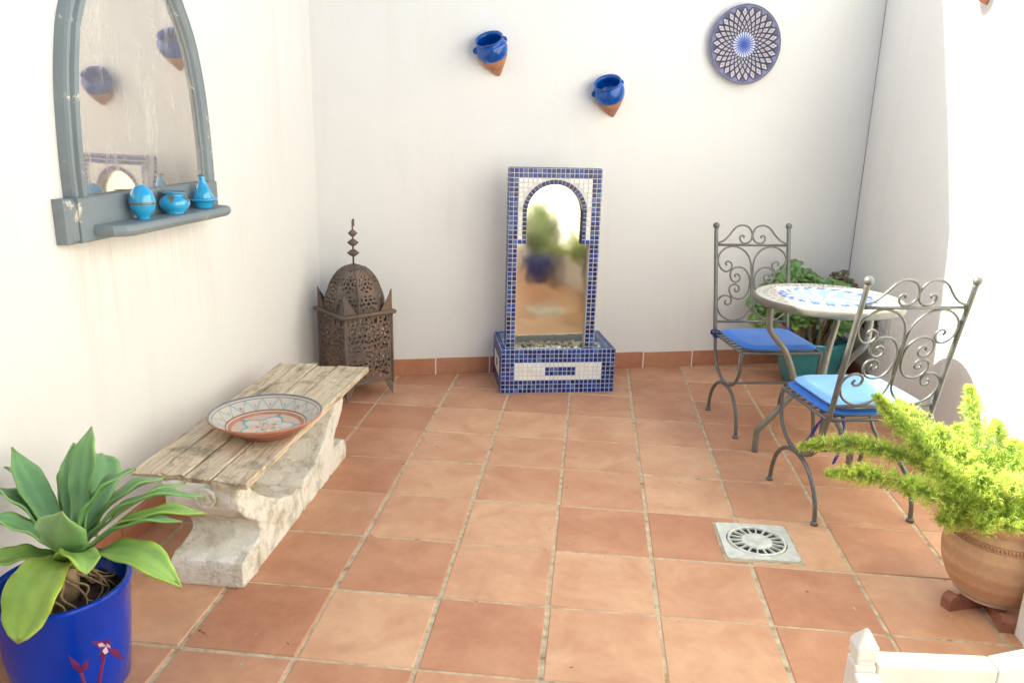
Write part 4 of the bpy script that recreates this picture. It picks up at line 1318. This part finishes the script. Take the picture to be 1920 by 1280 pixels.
# ------------------------------------------------------------------ asparagus fern in the clay pot
FP = V(5.12, -5.345)
fe = thing('potted_fern', 'bright green plumed asparagus fern in a round terracotta pot', 'potted plant', (FP[0], FP[1], .12))
def tcol(x, y, z):
    c = V(.60, .37, .22) * (1 + .10*math.sin(z*70 + math.sin(z*23)*2))
    return np.clip(c if z > .10 else c*(1 - .75) + V(.62, .50, .37)*.75, 0, .8)
pro = [(0, 0), (.29, 0), (.31, .015), (.36, .08), (.415, .18), (.458, .31), (.47, .43), (.46, .54), (.43, .63), (.40, .68), (.385, .71), (.39, .75), (.41, .79), (.425, .815), (.42, .83), (.40, .825), (.37, .77), (.36, .70), (0, .68)]
pro = [tuple(p) for p in crom(pro, 3)]; pro = [(max(0, r), z) for r, z in pro]
MB().lathe(pro, 72, colf=tcol).build('pot', M['ptf'], fe, vcol=True)
b = MB()
for k in range(96):
    t = 2*math.pi*k/96; b.sphere((.437*math.cos(t), .437*math.sin(t), .62), .014, 5, 4, (1, 1, 1.5), (.48, .27, .15))
for zz, rr_ in ((.645, .424), (.597, .446)):
    b.tube([(rr_*math.cos(t), rr_*math.sin(t), zz) for t in np.linspace(0, 2*math.pi, 65)], .007, 5, False, (.50, .28, .16))
b.build('beaded_band', M['ptf'], fe, kind='stuff', vcol=True)
MB().lathe([(0, .71), (.365, .70)], 30).build('soil', M['soil'], fe)
FRONDS = [((4.94,-5.36,0.79),(4.27,-5.01,1.58),(3.34,-4.97,1.29)),((4.84,-5.42,0.81),(4.17,-5.40,1.31),(3.46,-5.49,1.26)),((4.89,-5.35,0.86),(4.39,-5.14,1.42),(3.97,-4.96,1.85)),((5.01,-5.24,0.84),(4.62,-4.92,1.40),(4.29,-4.66,1.70)),
((5.06,-5.23,0.87),(5.00,-4.88,1.41),(4.93,-4.65,1.89)),((5.16,-5.22,0.87),(5.29,-4.91,1.17),(5.52,-4.73,1.36)),((5.16,-5.13,0.82),(5.29,-4.69,1.24),(5.37,-4.41,1.47)),((4.86,-5.45,0.89),(4.37,-5.63,1.17),(4.00,-5.73,1.32)),
((4.91,-5.45,0.86),(4.51,-5.60,1.22),(4.29,-5.64,1.53)),((4.98,-5.50,0.84),(4.70,-5.69,1.23),(4.59,-5.73,1.49)),((5.08,-5.49,0.85),(4.92,-5.66,1.23),(4.91,-5.72,1.41)),((5.20,-5.33,0.82),(5.48,-5.20,1.21),(5.71,-5.15,1.31)),
((5.00,-5.54,0.87),(4.79,-5.71,1.10),(4.66,-5.85,1.03)),((5.10,-5.53,0.87),(4.98,-5.68,1.14),(4.91,-5.82,1.04)),((4.81,-5.47,0.84),(4.57,-5.55,1.00),(4.43,-5.68,0.97)),((5.15,-5.43,0.87),(5.32,-5.40,1.11),(5.52,-5.38,0.95)),
((5.03,-5.29,0.84),(4.74,-5.13,1.34),(4.55,-4.98,1.58)),((5.21,-5.13,0.77),(5.24,-4.78,1.28),(4.91,-4.56,1.44))]
_extra = []
r_ = np.random.RandomState(5)
for k in range(16):
    t = r_.uniform(0, 2*math.pi); L_ = r_.uniform(.45, .75)
    bs = V(FP[0] + .15*math.cos(t), FP[1] + .15*math.sin(t), .80)
    d = V(math.cos(t)*L_*.75, math.sin(t)*L_*.75, r_.uniform(.35, .75))
    if bs[0] + d[0] > 5.75: d[0] = 5.7 - bs[0]
    if bs[1] + d[1] < -5.75 and bs[0] + d[0] > 5.0: d[1] = -5.7 - bs[1]
    _extra.append((bs, bs + d*V(.45, .45, .75), bs + d))
r = np.random.RandomState(9)
for fi, (p0, p1, p2) in enumerate(FRONDS + _extra):
    base = V(FP[0], FP[1], .12)
    p0 = np.array(p0) * .5 + .5 * V(FP[0], FP[1], .86)
    C_ = bez(p0, p1, p2, 40); L_ = np.linalg.norm(np.diff(C_, axis=0), axis=1).sum()
    tg = np.gradient(C_, axis=0); tg /= np.linalg.norm(tg, axis=1)[:, None]
    b = MB(); b.tube(C_ - base, list(np.linspace(.010, .003, 40)), 4, False, (.8, .8, .7))
    n = int(330 * L_); vs, fs, cs = [], [], []
    rad = .14 if fi < 2 else .17
    for k in range(n):
        t = r.beta(1.4, 1.0); t = .06 + .94*t
        i = min(39, int(t*39)); q = C_[i] + (C_[min(39, i+1)] - C_[i]) * (t*39 - i)
        rd_ = r.normal(size=3); rd_ -= tg[i]*(rd_ @ tg[i]); rd_ /= np.linalg.norm(rd_)
        R_ = rad * min(1, (1 - t)*3.2 + .22) * min(1, .35 + t*2.0) * r.uniform(.55, 1.0)
        br = rd_*.85 + tg[i]*.5 + V(0, 0, .1); br /= np.linalg.norm(br)
        gcol = r.uniform(.75, 1.25)
        for m_ in range(5):       # a little branchlet with needles
            s_ = (m_ + 1)/5; pq = q + br*R_*s_ - base
            for sg in (0, 1, 2):
                dv = br*.55 + r.normal(size=3)*.75; dv /= np.linalg.norm(dv)
                ln = r.uniform(.028, .055); sd = np.cross(dv, r.normal(size=3)); sd /= np.linalg.norm(sd); sd *= .0036
                o_ = len(vs); vs += [pq - sd, pq + sd, pq + dv*ln]; fs.append((o_, o_+1, o_+2))
                cg = gcol*(.6 + .55*s_); cs += [(cg*(.8 + .3*s_), cg, cg*.8)]*3
    b.add(vs, fs, False, cs)
    b.build('frond', M['fern'], fe, vcol=True)
# pot feet
ft = MB()
oc = [(-.17, 0), (-.17, .10), (-.15, .135), (-.11, .15), (-.07, .135), (-.055, .10), (-.03, .085), (.03, .09), (.08, .119), (.20, .12), (.20, 0)]
ft.prism([(x, -.055, z) for x, z in oc], (0, .11, 0))
f0 = None
for k, (ang, lab) in enumerate([(200, 'scrolled terracotta pot foot under the fern pot, on the table side'), (262, 'scrolled terracotta pot foot under the fern pot, by the wall end'), (60, 'scrolled terracotta pot foot at the back of the fern pot')]):
    a = math.radians(ang); p = FP + V(math.cos(a), math.sin(a))*.32
    if f0 is None: o = f0 = ft.build('pot_foot', M['foot'])
    else: o = f0.copy(); col.objects.link(o)
    o.location = Vector((p[0], p[1], 0))*T; o.rotation_euler = (0, 0, a + math.pi)
    tag(o, lab, 'pot foot', 'terracotta pot feet')

# ------------------------------------------------------------------ teal pot with succulents behind the table
def rosette(b, c, R, n, nrm, r):
    nrm = np.array(nrm, float); nrm /= np.linalg.norm(nrm)
    a = np.cross(nrm, V(.3, .9, .1)); a /= np.linalg.norm(a); q = np.cross(nrm, a)
    tint = r.uniform(.7, 1.35); yl = r.uniform(.8, 1.3)
    for k in range(n):
        t = k*2.39996; f = (k + 1)/n
        d = math.cos(t)*a + math.sin(t)*q
        el = 1.05*(1 - f)**.8
        d2 = d*math.cos(el) + nrm*math.sin(el); s_ = np.cross(nrm, d); s_ /= np.linalg.norm(s_); nn = np.cross(s_, d2)
        L_ = R*(.45 + .6*f); w = L_*.42
        p = np.array(c) + d*R*.05
        pts = [p, p + d2*L_*.35 + s_*w*.55, p + d2*L_*.75 + s_*w, p + d2*L_*1.0 + s_*w*.45 + nn*L_*.08, p + d2*L_*1.0 - s_*w*.45 + nn*L_*.08, p + d2*L_*.75 - s_*w, p + d2*L_*.35 - s_*w*.55, p + d2*L_*.7 - nn*L_*.1]
        g_ = tint*r.uniform(.8, 1.2)
        b.add(pts, [(0, 1, 7), (1, 2, 7), (2, 3, 7), (3, 4, 7), (4, 5, 7), (5, 6, 7), (6, 0, 7)], True, (g_*yl, g_, g_*.8))
SP = V(5.13, 1.38)
su = thing('potted_succulent', 'leafy green rosette succulent in a teal glazed pot behind the table', 'potted plant', (SP[0], SP[1], 0))
MB().lathe([(0, 0), (.40, 0), (.43, .02), (.50, .25), (.575, .60), (.60, .74), (.61, .80), (.60, .83), (.575, .82), (.56, .76), (.53, .6), (0, .6)], 60).build('pot', M['teal'], su)
MB().lathe([(0, .68), (.55, .66)], 30).build('soil', M['soil'], su)
r = np.random.RandomState(21)
heads = []
for k in range(120):
    x = r.uniform(-1.0, .95)
    top = np.interp(x, [-1, -.75, -.45, -.2, .1, .4, .7, .95], [1.45, 1.62, 2.0, 1.9, 1.72, 1.72, 1.55, 1.4])
    z_ = r.uniform(1.05, top) if k % 3 else top*r.uniform(.92, 1.0)
    y_ = r.uniform(-.45, .35) 
    heads.append((x, y_, z_))
for (x, y_, z_) in heads:
    b = MB(); nr = V(x*.5, -.45 + y_*.3, .9) + r.normal(size=3)*.25
    rosette(b, (x, y_, z_), r.uniform(.14, .22), 14, nr, r)
    b.build('rosette', M['jade'], su, vcol=True)
for k in range(0, 120, 6):
    x, y_, z_ = heads[k]
    MB().tube(crom([(x*.25, y_*.4, .66), (x*.5 + r.normal()*.05, y_*.6, .66 + (z_ - .66)*.4), (x*.95, y_, z_ - .02)], 4), [.035]*4 + [.026]*5, 6).build('stem', M['root'], su)
s2 = thing('potted_succulent', 'small dark reddish succulent in the corner beside the vent', 'potted plant', (5.72, 1.95, 0))
MB().lathe([(0, 0), (.20, 0), (.27, .5), (.29, .55), (.26, .55), (.24, .48), (0, .46)], 32).build('pot', M['foot'], s2)
mdk = m_leaf('dark_succulent_leaf', (.07, .06, .035), (.16, .15, .07), .45, .1, 9)
for k in range(10):
    b = MB(); x, y_, z_ = r.uniform(-.22, .22), r.uniform(-.3, .2), r.uniform(1.45, 1.88)
    rosette(b, (x, y_, z_), r.uniform(.08, .13), 12, (x, -.4, .9), r); b.build('rosette', mdk, s2, vcol=True)
    MB().tube(crom([(0, 0, .45), (x*.5, y_*.5, .9), (x, y_, z_)], 4), .018, 6).build('stem', M['root'], s2)

# ------------------------------------------------------------------ white timber rail by the steps
gt = thing('white_railing', 'low white painted timber railing with a pointed corner post', 'railing', (2.728, -8.615, 0), math.radians(4))
w = .056
ob_ = MB().box((-w, -w, 0), (w, w, 1.60)).build('post', M['white'], gt)
b = MB().box((-w*1.0, -w*1.0, 1.625), (w*1.0, w*1.0, 1.70))
b.add([(-w, -w, 1.70), (w, -w, 1.70), (w, w, 1.70), (-w, w, 1.70), (0, 0, 1.80)], [(0, 1, 4), (1, 2, 4), (2, 3, 4), (3, 0, 4)], False)
b.box((-w*.86, -w*.86, 1.59), (w*.86, w*.86, 1.63))
b.build('post_cap', M['white'], gt)
MB().box((w, -.06, 1.50), (.66, .06, 1.615)).build('top_rail', M['white'], gt)
b = MB(); b.prism([(.662, -.06, 1.50), (.662, .06, 1.50), (1.6, .36, 1.50), (1.6, .20, 1.50)], (0, 0, .115)); b.build('top_rail', M['white'], gt)
b = MB(); b.prism([(-.06, -w, 1.46), (.06, -w, 1.46), (.06, -w - .9, 1.2), (-.06, -w - .9, 1.2)], (0, 0, .11)); b.build('side_rail', M['white'], gt)
for k in range(4):
    x = .2 + k*.13
    MB().box((x, -.03, .12), (x + .07, .03, 1.50)).build('picket', M['white'], gt)
MB().box((w, -.045, .10), (.66, .045, .16)).build('bottom_rail', M['white'], gt)
MB().box((.62, -.05, 0), (.70, .05, 1.499)).build('end_post', M['white'], gt)
MB().box((-.06, -w - .95, 0), (.06, -w - .83, 1.28)).build('end_post', M['white'], gt)

for ch in gt.children:
    md = ch.modifiers.new('bevel', 'BEVEL'); md.width = .004; md.segments = 2

# out of frame by the wall end, seen in the fountain mirror
bt = thing('potted_bush', 'loose green bush in a blue glazed tub, mirrored in the fountain arch', 'bush', (4.62, -8.0, 0))
MB().lathe([(0, 0), (.36, 0), (.48, .75), (.51, .80), (.47, .82), (.43, .75), (0, .7)], 32).build('tub', M['bluepot'], bt)
b = MB(); leafball(b, (0, 0, 1.5), .46, 900, .18, 1.5, 77); b.build('crown', M['bush'], bt, vcol=True)
MB().tube([(0, 0, .7), (.03, 0, 1.1), (0, .03, 1.6)], [.06, .05, .03], 8).build('trunk', M['root'], bt)

# crumbs of dry leaf on the tiles
b = MB(); r = np.random.RandomState(4)
for k in range(70):
    if k < 12: x, y_ = -1.9 + r.normal()*.35, -7.0 + r.normal()*.4
    else: x, y_ = r.uniform(-1.4, 4.8), r.uniform(-8.5, .2)
    a = r.uniform(0, 6.28); L_ = r.uniform(.008, .03); w_ = L_*r.uniform(.2, .5); c_, s_ = math.cos(a), math.sin(a)
    p = V(x, y_, .006); d = V(c_, s_, .2)*L_; q = V(-s_, c_, 0)*w_
    b.add([p - d, p + q, p + d, p - q], [(0, 1, 2, 3)], False, [V(.20, .10, .05), V(.55, .47, .36), V(.5, .38, .26)][k % 3])
o = b.build('leaf_litter', M['ptf'], kind='stuff', vcol=True); tag(o, 'crumbs of dry leaf scattered over the terracotta floor', 'leaf litter')

def rebase(o, base):
    b_ = Vector(base) * T
    o.location = b_
    for ch in o.children: ch.location = ch.location - b_
rebase(bench, (-2.2, -4.585, 0)); rebase(mir, (lx(YC), YC, 3.13)); rebase(vent, (xw, .82, .92))
